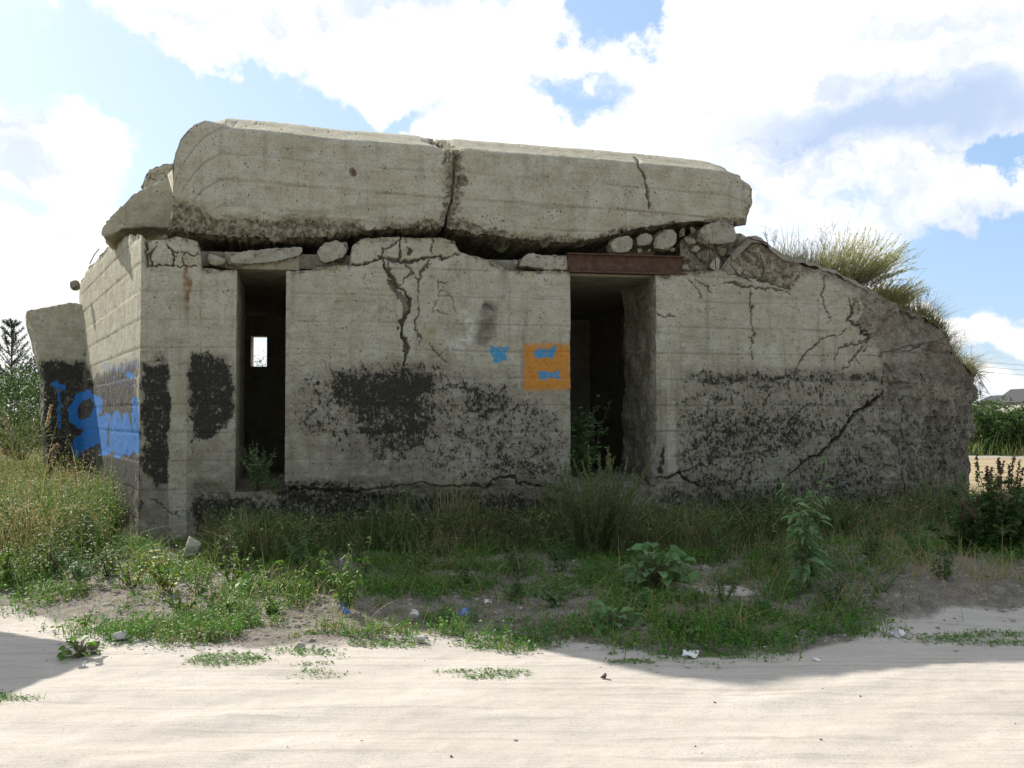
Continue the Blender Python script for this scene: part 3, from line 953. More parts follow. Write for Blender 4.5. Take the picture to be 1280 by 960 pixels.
# reveals of the two openings: four deep side faces and two sills
ACC_V, ACC_F, ACC_A, nacc = [], [], {k: [] for k in ('spall', 'soil', 'tar')}, 0
nd = 60
NB3 = np.array([NB[0], NB[1], 0])
E3 = np.array([E[0], E[1], 0])
for k, (sx, sgn) in enumerate(((s_slit[0], 1), (s_slit[1], -1), (s_door[0], -1), (s_door[1], 1))):
    ci = int(np.argmin(np.abs(cols - sx)))
    edge = G3[ci, len(lowr) - 1:, :]
    edge = edge[::2]
    t = np.linspace(0, 1, nd) ** 1.3 * 1.75
    inward = E3 * (1 if k in (0, 2) else -1)
    Gj = edge[None, :, :] + NB3[None, None] * t[:, None, None]
    Pj = Gj.reshape(-1, 3)
    tt = np.repeat(t, len(edge))
    rough = .35 if k < 3 else .6
    hj = (relief(Pj, rough, 1.0, 200 + k) + boards(Pj[:, 2], Pj)) * ss(tt, 0, .06)
    if k == 3:
        hj = hj - .10 * ss(tt, .1, .9) + .05 * fbm(Pj, .5, 230, 4) * ss(tt, 0, .3)
    Pj = Pj + inward * hj[:, None]
    f = grid_faces(nd, len(edge))
    ACC_V.append(Pj); ACC_F.append(f + nacc); nacc += len(Pj)
    ACC_A['spall'].append(np.full(len(Pj), .2 if k < 3 else .45))
    ACC_A['soil'].append((.2 if k < 3 else .42) * ss(tt, .1, .5))
    ACC_A['tar'].append(np.where(k == 3, .22, .1) * ss(tt, .1, .6))
for a, b in (s_slit, s_door):
    ia, ib = int(np.argmin(np.abs(cols - a))), int(np.argmin(np.abs(cols - b)))
    edge = G3[ia:ib + 1, len(lowr) - 1, :]
    t = np.linspace(0, 2.2, 50)
    Pj = (edge[None] + NB3[None, None] * t[:, None, None]).reshape(-1, 3)
    Pj[:, 2] += .04 * fbm(Pj, .3, 240, 4) * np.repeat(ss(t, 0, .1), len(edge)) + .1 * np.repeat(ss(t, 0.1, 1), len(edge))
    ACC_V.append(Pj); ACC_F.append(grid_faces(50, len(edge)) + nacc); nacc += len(Pj)
    for kk, vv in (('spall', .5), ('soil', 1.0), ('tar', 0)):
        ACC_A[kk].append(np.full(len(Pj), vv))
for nm, ids in (("slit_reveal", (0, 1, 4)), ("doorway_reveal", (2, 3, 5))):
    off, fs_ = 0, []
    for i_ in ids:
        fs_.append(ACC_F[i_] - ACC_F[i_].min() + off); off += len(ACC_V[i_])
    part(nm, np.concatenate([ACC_V[i_] for i_ in ids]), [np.concatenate(fs_)], {k: np.concatenate([v[i_] for i_ in ids]) for k, v in ACC_A.items()})

# slanted left side wall
LEN_L = 7.3
lt_px = [(175, 296), (152, 298), (134, 306), (112, 330), (97, 350), (91, 368), (90, 378)]
tt_l, zz_l = [], []
NL = np.array([-G_DIR[1], G_DIR[0]])
for px, py in lt_px:
    d = pix_dir(px, py)
    A = np.array([[G_DIR[0], -d[0]], [G_DIR[1], -d[1]]])
    sol = np.linalg.solve(A, -W0)
    if not 0 <= sol[0] < 40:
        sol[0] = LEN_L
    tt_l.append(min(sol[0], LEN_L)); zz_l.append(1.6 + d[2] / d[1] * (W0[1] + G_DIR[1] * min(sol[0], LEN_L)))
tl = seg(0, LEN_L, .022)
zt_l = np.interp(tl, tt_l, zz_l) + .05 * fbm(np.stack([tl, 0 * tl, 0 * tl], 1), .5, 66, 4)
rows = np.linspace(0, 1, 200)
ZL = -.3 + (zt_l + .3)[:, None] * rows[None]
bp = W0 + tl[:, None] * G_DIR
GL = np.concatenate([np.repeat(bp[:, None], 200, 1), ZL[..., None]], 2)
VL = GL.reshape(-1, 3)
nl3 = np.array([-G_DIR[1], G_DIR[0], 0])
ml = masks(VL)
uvl = project(VL)
spl = .8 * (1 - ss((zt_l[:, None] - ZL).ravel(), 0, .15))
dl, _ = seg_dist(uvl + np.stack([fbm(VL, .2, 301, 3), fbm(VL, .2, 302, 3)], 1) * 3, [(93, 382), (96, 400), (103, 420), (104, 450), (112, 482)])
ck = 1 - ss(dl, 1.2, 3.2)
spl = np.maximum(spl, .7 * (1 - ss(dl, 2, 7)))
hl = relief(VL, spl, .45, 11) + 1.5 * boards(VL[:, 2], VL) - .09 * ck
ml['spall'] = spl * .7
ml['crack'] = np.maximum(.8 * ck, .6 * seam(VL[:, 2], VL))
ml['soil'] = .0 * VL[:, 2]
VLd = VL + nl3 * hl[:, None]
corner = np.repeat(tl < .02, 200)
VLd[corner] = VL[corner]
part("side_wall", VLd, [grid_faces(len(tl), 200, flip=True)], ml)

# back wall with its small window, roof deck, cross wall
PE, _ = path_front(S_END)
PE = PE[0]
LB = W0 + G_DIR * LEN_L
bdir = PE - LB
blen = np.linalg.norm(bdir); bdir = bdir / blen
wx = []
for px in (313.5, 333.5):
    d = pix_dir(px, 440)
    wx.append(np.linalg.solve(np.array([[bdir[0], -d[0]], [bdir[1], -d[1]]]), -LB)[0])
wy = LB[1] + bdir[1] * wx[0]
wz = [1.6 + pix_dir(320, py)[2] / pix_dir(320, py)[1] * wy for py in (458, 420)]
bx = np.array([0, wx[0], wx[1], 10.0, blen]); bz = np.array([-.3, wz[0], wz[1], 3.5])
Vb = np.array([[*(LB + bdir * x), z if not (i == 4) else min(z, 2.2)] for i, x in enumerate(bx) for z in bz])
kb = np.ones((4, 3), bool); kb[1, 1] = False
bw = part("back_wall", Vb, [grid_faces(5, 4, kb)], smooth=False)
md = bw.modifiers.new("thick", 'SOLIDIFY'); md.thickness, md.offset = .35, -1
f1, _ = path_front([.05, 7.5])
bk = LB + bdir * 9.6
rd = [W0 + NB * .3 + E * .3, f1[1] + NB * .3, bk, LB + bdir * .1]
Vr = np.array([[*p, 3.42] for p in rd] + [[*p, 3.6] for p in rd])
part("roof_deck", Vr, [[[3, 2, 1, 0], [4, 5, 6, 7], [0, 1, 5, 4], [1, 2, 6, 5], [2, 3, 7, 6], [3, 0, 4, 7]]], smooth=False)
Vc = np.array([[*(f1[1] + NB * .2), -.2], [*bk, -.2], [*bk, 3.42], [*(f1[1] + NB * .2), 3.42]])
cw = part("cross_wall", Vc, [[[0, 1, 2, 3]]], smooth=False)
md = cw.modifiers.new("thick", 'SOLIDIFY'); md.thickness = .3
fl = [W0 + NB * .4 + E * .3, f1[1] + NB * .4, bk, LB + bdir * .1]
part("floor_slab", np.array([[*p, .52] for p in fl] + [[*p, .3] for p in fl]), [[[0, 1, 2, 3], [7, 6, 5, 4], [0, 4, 5, 1], [1, 5, 6, 2], [2, 6, 7, 3], [3, 7, 4, 0]]], smooth=False)

# earth cover over the collapsed right end
ce = seg(7.35, S_END, .03)
te = np.concatenate([[-.035, -.02, .0], np.linspace(.03, 2.5, 70)])
pe, ne = path_front(ce)
push = .05 * ss(ce, 10.2, 11.2)
GE = np.concatenate([pe[:, None] - ne[:, None] * (te[None, :, None] - push[:, None, None]), np.zeros((len(ce), len(te), 1))], 2)
ze = top_z(ce)
GE[..., 2] = ze[:, None] + .03 + .10 * np.clip(te, 0, 3)[None] - np.array([.07, .03, .01] + [0] * 70)[None]
VE = GE.reshape(-1, 3)
VE[:, 2] += .10 * fbm(VE, .45, 401, 5) + .02 * fbm(VE, .08, 402, 3)
VE += np.repeat(np.concatenate([ne, np.zeros((len(ce), 1))], 1), len(te), 0) * (.06 * fbm(VE, .3, 403, 4))[:, None]
part("earth_cover", VE, [grid_faces(len(ce), len(te))], {'soil': np.full(len(VE), 1.0), 'spall': np.full(len(VE), .2)})
EARTH = VE.reshape(len(ce), len(te), 3)


# ------------------------------------------------------------------ roof slab in two halves
def s_of(px, py, v):
    p = px_plane(px, py, v)
    return float((p[:2] - W0 - NB * v) @ E), float(p[2])


RT = np.array([s_of(px, py, float(np.interp(px, [236, 290], [.04, .75]))) for px, py in
               [(216.5, 210), (219.5, 192), (227, 173), (235, 162), (245, 153), (260, 145), (284, 143), (330, 149), (420, 159), (555, 170.5), (575, 172), (700, 182), (795, 190), (880, 199), (902, 206), (922, 221), (936, 236), (941, 248)]])
RB = np.array([s_of(px, py, 0.0) for px, py in
               [(214, 289), (240, 297), (300, 302), (400, 302), (440, 294), (500, 291), (555, 288), (566, 291), (600, 297), (650, 304), (710, 309), (760, 300), (800, 289), (870, 280), (925, 286), (938, 284)]])
RT = RT[np.argsort(RT[:, 0])]; RB = RB[np.argsort(RB[:, 0])]
CRK = np.array([s_of(px, py, 0.0)[::-1] for px, py in [(555, 290), (559, 270), (565, 250), (567.5, 220), (569, 195), (563, 180), (553, 169)]])   # (z, s)
CRK = CRK[np.argsort(CRK[:, 0])]
RGT = np.array([s_of(px, py, 0.0)[::-1] for px, py in [(932, 288), (934, 270), (940, 256), (942, 242), (941, 236)]])
RGT = RGT[np.argsort(RGT[:, 0])]
LFT = np.array([s_of(px, py, 0.0)[::-1] for px, py in [(214, 290), (216, 250), (217.5, 210), (218, 190)]])
LFT = LFT[np.argsort(LFT[:, 0])]
SPALL_LINE = np.array([s_of(px, py, 0.0) for px, py in [(214, 246), (235, 240), (265, 258), (330, 264), (420, 270), (500, 270), (560, 258), (575, 262), (650, 284), (720, 288), (800, 272), (880, 262), (935, 258)]])
RECESS = -.02


def roof_half(name, sl, sr, shear_l, gap_l, gap_r):
    nt = 380 if True else 0
    tau = np.linspace(0, 1, nt)
    # profile as (v, height rule): a = height above bottom fraction
    prof = [(3.6, 'b', 0), (2.4, 'b', 0), (1.2, 'b', 0), (.5, 'b', .0), (.22, 'b', .0), (.06, 'b', .01)]
    nfr = 62
    prof += [(0.0, 'f', k / (nfr - 1)) for k in range(nfr)]
    prof += [(.008, 't', .375), (.03, 't', .345), (.07, 't', .322), (.12, 't', .305)]
    prof += [(.12 + .65 * k / 8, 't', .305 - .285 * k / 8) for k in range(1, 9)]
    prof += [(.95, 't', -.005), (1.3, 't', -.02), (2.2, 't', -.02), (3.2, 't', -.02), (3.9, 't', .02), (4.0, 't', .2), (4.0, 't', .6), (3.9, 'b', .15)]
    npf = len(prof)
    G = np.zeros((nt, npf, 3))
    SZ = np.zeros((nt, npf, 2))
    for it in range(2):
        for j, (v, kind, a) in enumerate(prof):
            s = SZ[:, j, 0] if it else sl(np.zeros(nt)) * (1 - tau) + sr(np.zeros(nt)) * tau
            kk = .06 + .94 * ss(s, s_of(228, 200, 0)[0], s_of(292, 150, 0)[0])
            zb, zt = np.interp(s, RB[:, 0], RB[:, 1]), np.interp(s, RT[:, 0], RT[:, 1])
            if kind == 'b':
                z = zb + a
            elif kind == 'f':
                z = zb + .03 + a * (zt - .40 * kk - zb - .03)
            else:
                z = zt - a * (kk if a > 0 and v < 1 else 1)
            s2 = (sl(z) + gap_l) * (1 - tau) + (sr(z) - gap_r) * tau
            s2 = s2 - shear_l * min(v, .42) * (1 - tau) ** 6
            SZ[:, j, 0], SZ[:, j, 1] = s2, z
    for j, (v, kind, a) in enumerate(prof):
        G[:, j, :2] = W0 + SZ[:, j, 0:1] * E + NB * (v + RECESS)
        G[:, j, 2] = SZ[:, j, 1]
    N = grid_normals(G)
    V = G.reshape(-1, 3)
    vv = np.repeat(np.array([p[0] for p in prof])[None], nt, 0).ravel()
    line = np.interp(SZ[..., 0].ravel(), SPALL_LINE[:, 0], SPALL_LINE[:, 1])
    zz = SZ[..., 1].ravel()
    wl = .10 * fbm(V, .35, 501, 4)
    sp = .85 * (1 - ss(zz + wl, line - .17, line + .0))
    dcr = np.abs(SZ[..., 0].ravel() - np.interp(zz, CRK[:, 0], CRK[:, 1]))
    sp = np.maximum(sp, .75 * (1 - ss(dcr + .12 * fbm(V, .25, 503, 4), .02, .24)) * ss(zz, 3.6, 4.1))
    dr = np.abs(SZ[..., 0].ravel() - np.interp(zz, RGT[:, 0], RGT[:, 1]))
    sp = np.maximum(sp, .6 * (1 - ss(dr + .1 * fbm(V, .25, 504, 4), .02, .28)))
    h = relief(V, sp * 1.5, .9, 41)
    zt = np.interp(SZ[..., 0].ravel(), RT[:, 0], RT[:, 1])
    h = h + 2.0 * boards(zt - zz + (vv > .5) * 9, V, .31, .05) * (1 - sp)
    # second thin crack in the right half
    uvr = project(V)
    dc, _ = seg_dist(uvr + 4 * np.stack([fbm(V, .12, 505, 3), fbm(V, .12, 506, 3)], 1), [(792, 190), (797, 200), (803, 218), (809, 235), (812, 262)])
    ck2 = (1 - ss(dc, .6, 1.3)) * (vv < .5)
    h = h - .06 * ck2
    dc, _ = seg_dist(uvr, [(440, 214), (442, 217)])
    rust = 1 - ss(dc, 2.5, 5.5)
    tz_ = ss(fbm(V, .07, 507, 3), .35, .5) * ss(fbm(V, .8, 508, 3), .1, .5)
    V = V + N.reshape(-1, 3) * (h * np.where((vv < 3.5), 1, .3))[:, None]
    Fq = grid_faces(nt, npf)
    # close the loop and the ends
    i = np.arange(nt - 1)
    wrap = np.stack([i * npf + npf - 1, (i + 1) * npf + npf - 1, (i + 1) * npf, i * npf], 1)
    ci = len(V)
    caps = []
    V = np.vstack([V, G[0].mean(0), G[-1].mean(0)])
    for j in range(npf):
        k = (j + 1) % npf
        caps.append([j, k, ci])
        caps.append([(nt - 1) * npf + k, (nt - 1) * npf + j, ci + 1])
    pad = lambda q: np.concatenate([q, [0, 0]])
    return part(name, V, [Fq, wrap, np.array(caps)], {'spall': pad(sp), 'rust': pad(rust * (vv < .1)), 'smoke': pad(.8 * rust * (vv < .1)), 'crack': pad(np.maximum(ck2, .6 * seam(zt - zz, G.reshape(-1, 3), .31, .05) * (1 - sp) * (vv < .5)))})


fL = lambda z: np.interp(z, LFT[:, 0], LFT[:, 1])
fC = lambda z: np.interp(z, CRK[:, 0], CRK[:, 1])
fR = lambda z: np.interp(z, RGT[:, 0], RGT[:, 1])
roof_half("roof_slab", fL, fC, .31, 0.0, .018)
roof_half("roof_slab", fC, fR, 0.0, .022, 0.0)


# ------------------------------------------------------------------ broken pieces cut from px outlines
def prism(outline, v, thick, voxel, seed, rough=.35, amp=1.0, ext=None, y=None, bev=3, spall=.3, tar=False):
    """outline in px on a plane v behind the front wall, pushed back and broken up"""
    pts = np.array([px_plane(a, b, v) if y is None else px_y(a, b, y) for a, b in outline])
    ex = NB3 * thick if ext is None else np.asarray(ext, float) * thick
    n = len(pts)
    V = np.vstack([pts, pts + ex])
    fs = [tuple(range(n)), tuple(range(2 * n - 1, n - 1, -1))] + [(i, i + n, (i + 1) % n + n, (i + 1) % n) for i in range(n)]
    bm = bmesh.new()
    vs_ = [bm.verts.new(p) for p in V]
    for f in fs:
        bm.faces.new([vs_[i] for i in f])
    bmesh.ops.recalc_face_normals(bm, faces=bm.faces)
    V = np.array([p.co[:] for p in bm.verts])
    fs = [[p.index for p in f.verts] for f in bm.faces]
    bm.verts.index_update()
    fs = [[p.index for p in f.verts] for f in bm.faces]
    bm.free()
    V, Fq, N = remesh(V, fs, voxel, bev)
    front = ss(-(N[:, :2] @ NB), .6, .9)
    sp = np.clip(rough * (1 - .75 * front) + rough * .3, 0, 1)
    h = relief(V, sp, amp, seed) + (1 - front) * .03 * fbm(V, .3, seed + 3, 4)
    at = {'spall': sp * spall}
    if tar:
        at.update(masks(V))
    return V + N * h[:, None], Fq, at


def bunker_piece(name, *a, **k):
    V, Fq, at = prism(*a, **k)
    return part(name, V, [Fq], at)


bunker_piece("roof_fragment", [(122, 294), (124, 284), (132, 272), (148, 256), (166, 240), (180, 231), (208, 222), (226, 224), (226, 291), (206, 288), (190, 286), (155, 288), (138, 297), (131, 301)], 1.6, 1.6, .035, 601, .5, 1.3)
bunker_piece("roof_fragment", [(172, 238), (176, 218), (186, 208), (200, 202), (222, 199), (226, 240)], 2.2, 1.5, .04, 611, 1.0, 2.0, spall=.9)
bunker_piece("rubble_core", [(846, 346), (848, 300), (870, 284), (925, 288), (950, 300), (975, 322), (970, 350)], .22, 1.3, .035, 615, 1.0, 2.2, spall=.9)
bunker_piece("side_wing", [(33, 387), (60, 382), (80, 378), (98, 378), (118, 384), (128, 420), (128, 470), (122, 670), (60, 670), (57, 560), (52, 520), (55, 472), (46, 440)], 0, 1.3, .03, 621, .3, 1.2, bev=1, ext=(-.455, .89, 0), y=18.0, tar=True)


def facet(V, n, seed, lo=.62, hi=.92):
    rr = np.random.default_rng(seed)
    c = V.mean(0)
    q = V - c
    for _ in range(n):
        d = rr.normal(0, 1, 3); d /= np.linalg.norm(d)
        e = q @ d
        lim = e.max() * rr.uniform(lo, hi)
        q = q - np.maximum(0, e - lim)[:, None] * d
    return q + c


def stone(name, outline, v, thick, seed, label, cat="concrete chunk", group=None, voxel=None, rough=.4, mat=CONC, y=None, spall=.5):
    V, Fq, at = prism(outline, v, thick, voxel or max(.011, min(.018, thick / 20)), seed, rough + .4, 2.0, y=y, spall=spall, bev=1)
    if cat != 'lintel':
        V = facet(V, 14, seed, .80, 1.0)
    at['grime'] = np.full(len(V), .45); at['soil'] = np.full(len(V), .22)
    c = np.array([V[:, 0].mean(), V[:, 1].mean(), V[:, 2].min()])
    o = link(name, mesh(name, V - c, [Fq], at, True, mat))
    o.location = c
    return tag(o, label, cat, group)


G_RUB = "broken concrete pieces under the roof"
stone("concrete_chunk", [(252, 331), (251, 318), (262, 312), (274, 313), (284, 322), (288, 333), (270, 335)], .03, .4, 703, "small grey wedge at the left end of the lintel over the slit", group=G_RUB)
stone("concrete_lintel", [(284, 330), (286, 318), (310, 310), (350, 307), (378, 306), (382, 313), (374, 322), (345, 329), (310, 332)], -.02, .5, 704, "long pale lintel fragment lying over the narrow slit", "lintel", G_RUB)
stone("concrete_chunk", [(392, 322), (394, 313), (404, 302), (422, 297), (436, 301), (438, 312), (430, 323), (408, 329), (396, 327)], -.04, .4, 705, "rounded pale chunk standing alone right of the narrow slit", group=G_RUB)
stone("concrete_lintel", [(648, 334), (650, 320), (660, 314), (711, 316), (712, 337), (680, 338)], .0, .6, 708, "rough concrete block against the left end of the rusty beam", "lintel", G_RUB, rough=.7)
stone("concrete_chunk", [(764, 314), (762, 300), (770, 293), (784, 292), (793, 299), (792, 312), (782, 318), (770, 318)], .0, .3, 709, "round pale chunk on the rusty beam, leftmost of the row", group=G_RUB)
stone("concrete_chunk", [(795, 309), (794, 296), (800, 290), (815, 291), (818, 300), (815, 309)], .06, .3, 710, "small grey chunk second from the left on the rusty beam", group=G_RUB)
stone("concrete_chunk", [(819, 311), (820, 297), (830, 285), (842, 284), (850, 292), (846, 305), (836, 312)], .03, .3, 711, "pointed chunk standing near the right end of the rusty beam", group=G_RUB)
stone("concrete_chunk", [(873, 300), (874, 284), (882, 276), (905, 274), (922, 279), (926, 292), (920, 304), (898, 307), (880, 306)], -.03, .5, 712, "big flat-topped chunk wedged under the right end of the roof", group=G_RUB, rough=.7)
stone("concrete_chunk", [(85, 360), (84, 352), (90, 347), (97, 349), (98, 358), (92, 363)], 0, .25, 713, "single fist-shaped chunk on the sloping top of the left side wall", group=G_RUB, y=17.0)

# small rubble between the beam and the slope
r2 = np.random.default_rng(21)


def rock(c, size, seed, voxdiv=9):
    rr = np.random.default_rng(seed)
    pts = rr.normal(0, 1, (16, 3))
    pts /= np.linalg.norm(pts, axis=1, keepdims=True)
    pts *= rr.uniform(.75, 1.05, (16, 1)) * np.asarray(size) * .5
    bm = bmesh.new()
    for p in pts:
        bm.verts.new(p)
    res = bmesh.ops.convex_hull(bm, input=bm.verts)
    bmesh.ops.delete(bm, geom=[g for g in res['geom_interior'] if isinstance(g, bmesh.types.BMVert)], context='VERTS')
    bmesh.ops.recalc_face_normals(bm, faces=bm.faces)
    bm.verts.index_update()
    V = [v.co[:] for v in bm.verts]
    fs = [[v.index for v in f.verts] for f in bm.faces]
    bm.free()
    V, Fq, N = remesh(V, fs, float(np.max(size)) / 24, 0)
    V = facet(V, 18, seed + 3, .48, .86)
    h = (.05 * fbm(V + seed, float(np.max(size)) * .5, seed, 4)) * float(np.mean(size))
    return V + N * h[:, None], Fq


spots = [(862, 300, 20), (858, 322, 18), (880, 318, 26), (902, 315, 22), (872, 335, 20), (893, 333, 24), (915, 318, 24), (914, 338, 20), (932, 318, 22), (934, 335, 22), (948, 332, 18), (950, 346, 18),
         (852, 292, 14), (925, 304, 18), (942, 316, 14), (905, 342, 14), (884, 344, 12), (966, 340, 14), (962, 352, 13), (858, 334, 14), (870, 310, 16), (976, 348, 10), (926, 348, 12), (840, 312, 10), (812, 314, 9), (800, 313, 8), (866, 290, 12), (860, 318, 12), (888, 305, 12), (896, 326, 14), (880, 346, 9), (920, 330, 12), (906, 306, 12), (940, 340, 10), (958, 322, 12), (952, 310, 10), (870, 345, 10), (936, 300, 10), (982, 338, 9),
         (190, 312, 16), (182, 304, 12), (207, 298, 12), (440, 334, 10), (388, 326, 12), (586, 322, 12), (644, 330, 12)]
for k, (px, py, sz) in enumerate(spots):
    c = px_plane(px, py, .08 + r2.uniform(-.03, .1))
    sm = sz * 1.25 / F * c[1]
    V, Fq = rock(c, sm * r2.uniform(.8, 1.15, 3), 900 + k)
    o = link("rubble_stone", mesh("rubble_stone", V, [Fq], {'spall': np.full(len(V), r2.uniform(.2, .7)), 'grime': np.full(len(V), r2.uniform(.2, .8)), 'soil': np.full(len(V), r2.uniform(.1, .5))}, True, CONC))
    o.location = c
    right = px > 840
    tag(o, "jagged grey lump in the rubble heap right of the rusty beam" if right else "small broken lump caught in the gap below the roof left of the beam", "rubble stone",
        "rubble heap right of the beam" if right else "lumps in the gap left of the beam")

# rusty channel beam over the doorway
a = Acc()
pL, pR = px_plane(710, 330, .03), px_plane(856, 330, .03)
zt_, zb_ = px_plane(780, 318, .03)[2], px_plane(780, 342, .03)[2]
ln = np.linalg.norm((pR - pL)[:2])
bc = (pL + pR) / 2
def obox(a, c, dims):
    Vv = np.array([[x, y, z] for x in (-1, 1) for y in (-1, 1) for z in (-1, 1)]) * np.asarray(dims) / 2
    Wd = Vv[:, 0:1] * E3 + Vv[:, 1:2] * NB3 + Vv[:, 2:3] * np.array([0, 0, 1.0]) + c
    a.add(Wd, F4=[[0, 1, 3, 2], [4, 6, 7, 5], [0, 4, 5, 1], [2, 3, 7, 6], [0, 2, 6, 4], [1, 5, 7, 3]])
mid = np.array([bc[0], bc[1], (zt_ + zb_) / 2])
obox(a, mid + NB3 * .05, (ln, .012, zt_ - zb_ - .03))
obox(a, np.array([mid[0], mid[1], zt_ - .008]) + NB3 * .04, (ln + .004, .10, .016))
obox(a, np.array([mid[0], mid[1], zb_ + .010]) + NB3 * .03, (ln + .004, .13, .02))
bo = a.build("steel_beam", RUST, bunker, False, BL)
bo['label'] = "rusty brown steel channel over the doorway"
# soffit behind the beam and over the slit
for s0, s1 in ((s_slit[0] - .15, s_slit[1] + .15), (s_door[0] - .2, s_door[1] + .35)):
    a = Acc()
    c = W0 + E * (s0 + s1) / 2 + NB * 1.05
    zz0 = top_z(np.array([(s0 + s1) / 2]))[0]
    obox(a, np.array([c[0], c[1], zz0 + .13]), (s1 - s0, 1.75, .2))
    a.build("lintel_slab", CONC, bunker, False, BL)
# reinforcing bars sticking out
for pts in ([(886, 300), (887, 318), (885, 338)], [(893, 312), (895, 338)], [(935, 297), (950, 302), (960, 308), (962, 316)], [(944, 300), (958, 303), (961, 310)], [(950, 318), (955, 335), (952, 348)],
            [(895, 440), (900, 436), (915, 431)] if False else [(1128, 440), (1145, 430), (1160, 427), (1172, 431)], [(112, 330), (118, 318), (124, 311)], [(912, 330), (925, 345), (940, 352)]):
    a = Acc()
    vv = -.05 if pts[0][0] > 800 else 2.4
    if pts[0][0] == 1128:
        P3 = []
        for q in pts:
            s_, z_ = px_sz([q])[0]
            p_, n_ = path_front(s_)
            P3.append([*(p_[0] + n_[0] * .12), z_])
        P3 = np.array(P3)
    else:
        P3 = np.array([px_plane(x, y, vv) for x, y in pts])
    a.tube(P3, .007, .007, 5)
    a.build("rebar", REBAR, bunker, True, BL)

# ------------------------------------------------------------------ plants
UP = np.array([0, 0, 1.0])


def curve_pts(p0, d0, length, n=7, droop=0.0, wig=.05, r=None):
    r = r or rng
    d = np.asarray(d0, float); d = d / np.linalg.norm(d)
    pts = [np.asarray(p0, float)]
    for k in range(n - 1):
        d = d + r.normal(0, wig, 3) - UP * droop / n
        d /= np.linalg.norm(d)
        pts.append(pts[-1] + d * length / (n - 1))
    return np.array(pts)


def along(pts, t):
    i = np.clip(t * (len(pts) - 1), 0, len(pts) - 1.0001)
    k = i.astype(int)
    f = (i - k)[:, None]
    return pts[k] * (1 - f) + pts[k + 1] * f


def plant(name, base, label, cat, leaf_mat, nst, hgt, spread, L, W, per, group=None, stem_mat=STEM, droop=.15, tint=(.1, .9), t0=.12, rise=.35, taper=.55, branch=0, leafdroop=.3, sr=.006, lean=(0, 0)):
    """stems with leaves all along them; branch: side shoots per stem"""
    base = np.asarray(base, float)
    o = empty(name, base, label, cat, group)
    S, Fo = Acc(), Acc()
    for k in range(nst):
        az = rng.uniform(0, 2 * np.pi)
        off = np.array([math.cos(az), math.sin(az), 0]) * spread * rng.uniform(.0, .10)
        d0 = UP + np.array([math.cos(az), math.sin(az), 0]) * spread * rng.uniform(.1, 1.0) / max(hgt, .1) + np.array([lean[0], lean[1], 0])
        hh = hgt * rng.uniform(.65, 1.05)
        pts = curve_pts(off, d0, hh, 8, droop, .07)
        S.tube(pts, sr, sr * .35, 4)
        lines = [(pts, per, 1.0)]
        for b in range(branch):
            tb = rng.uniform(.2, .85)
            az2 = rng.uniform(0, 2 * np.pi)
            q = along(pts, np.array([tb]))[0]
            bp_ = curve_pts(q, UP * .9 + np.array([math.cos(az2), math.sin(az2), 0]) * rng.uniform(.5, 1.0), hh * rng.uniform(.2, .42) * (1.15 - tb), 5, droop, .08)
            S.tube(bp_, sr * .5, sr * .25, 3)
            lines.append((bp_, max(3, int(per * .5)), .8))
        for pl, cnt, sc in lines:
            t = rng.uniform(t0, 1, cnt)
            B = along(pl, t)
            a2 = rng.uniform(0, 2 * np.pi, cnt)
            Dv = np.stack([np.cos(a2), np.sin(a2), rng.normal(rise, .25, cnt)], 1)
            sz = sc * (1 - taper * t) * rng.uniform(.7, 1.25, cnt)
            Fo.leaves(B, Dv, L * sz, W * sz, rng.uniform(*tint, cnt), droop=leafdroop)
    S.build("stem", stem_mat, o)
    Fo.build("foliage", leaf_mat, o)
    return o


def rosette(name, base, label, n, L, W, hgt, mat=L_WEED, cat="weed", group=None, tint=(.2, 1), flat=.4):
    """broad leaves on leaf stalks from one crown"""
    o = empty(name, base, label, cat, group)
    S, Fo = Acc(), Acc()
    for k in range(n):
        az = rng.uniform(0, 2 * np.pi)
        out = rng.uniform(.15, 1.0)
        d0 = np.array([math.cos(az) * out, math.sin(az) * out, 1.0 - flat * out])
        pts = curve_pts(np.zeros(3), d0, hgt * rng.uniform(.5, 1.1), 5, .3, .05)
        S.tube(pts, .006, .003, 4)
        dd = pts[-1] - pts[-2]
        dd = dd / np.linalg.norm(dd) + np.array([math.cos(az), math.sin(az), -.3]) * .9
        s = rng.uniform(.6, 1.15)
        Fo.leaves(pts[-1:], dd[None], L * s, W * s, rng.uniform(*tint), fold=.12, droop=.35, belly=.35)
    S.build("stem", STEM, o)
    Fo.build("foliage", mat, o)
    return o


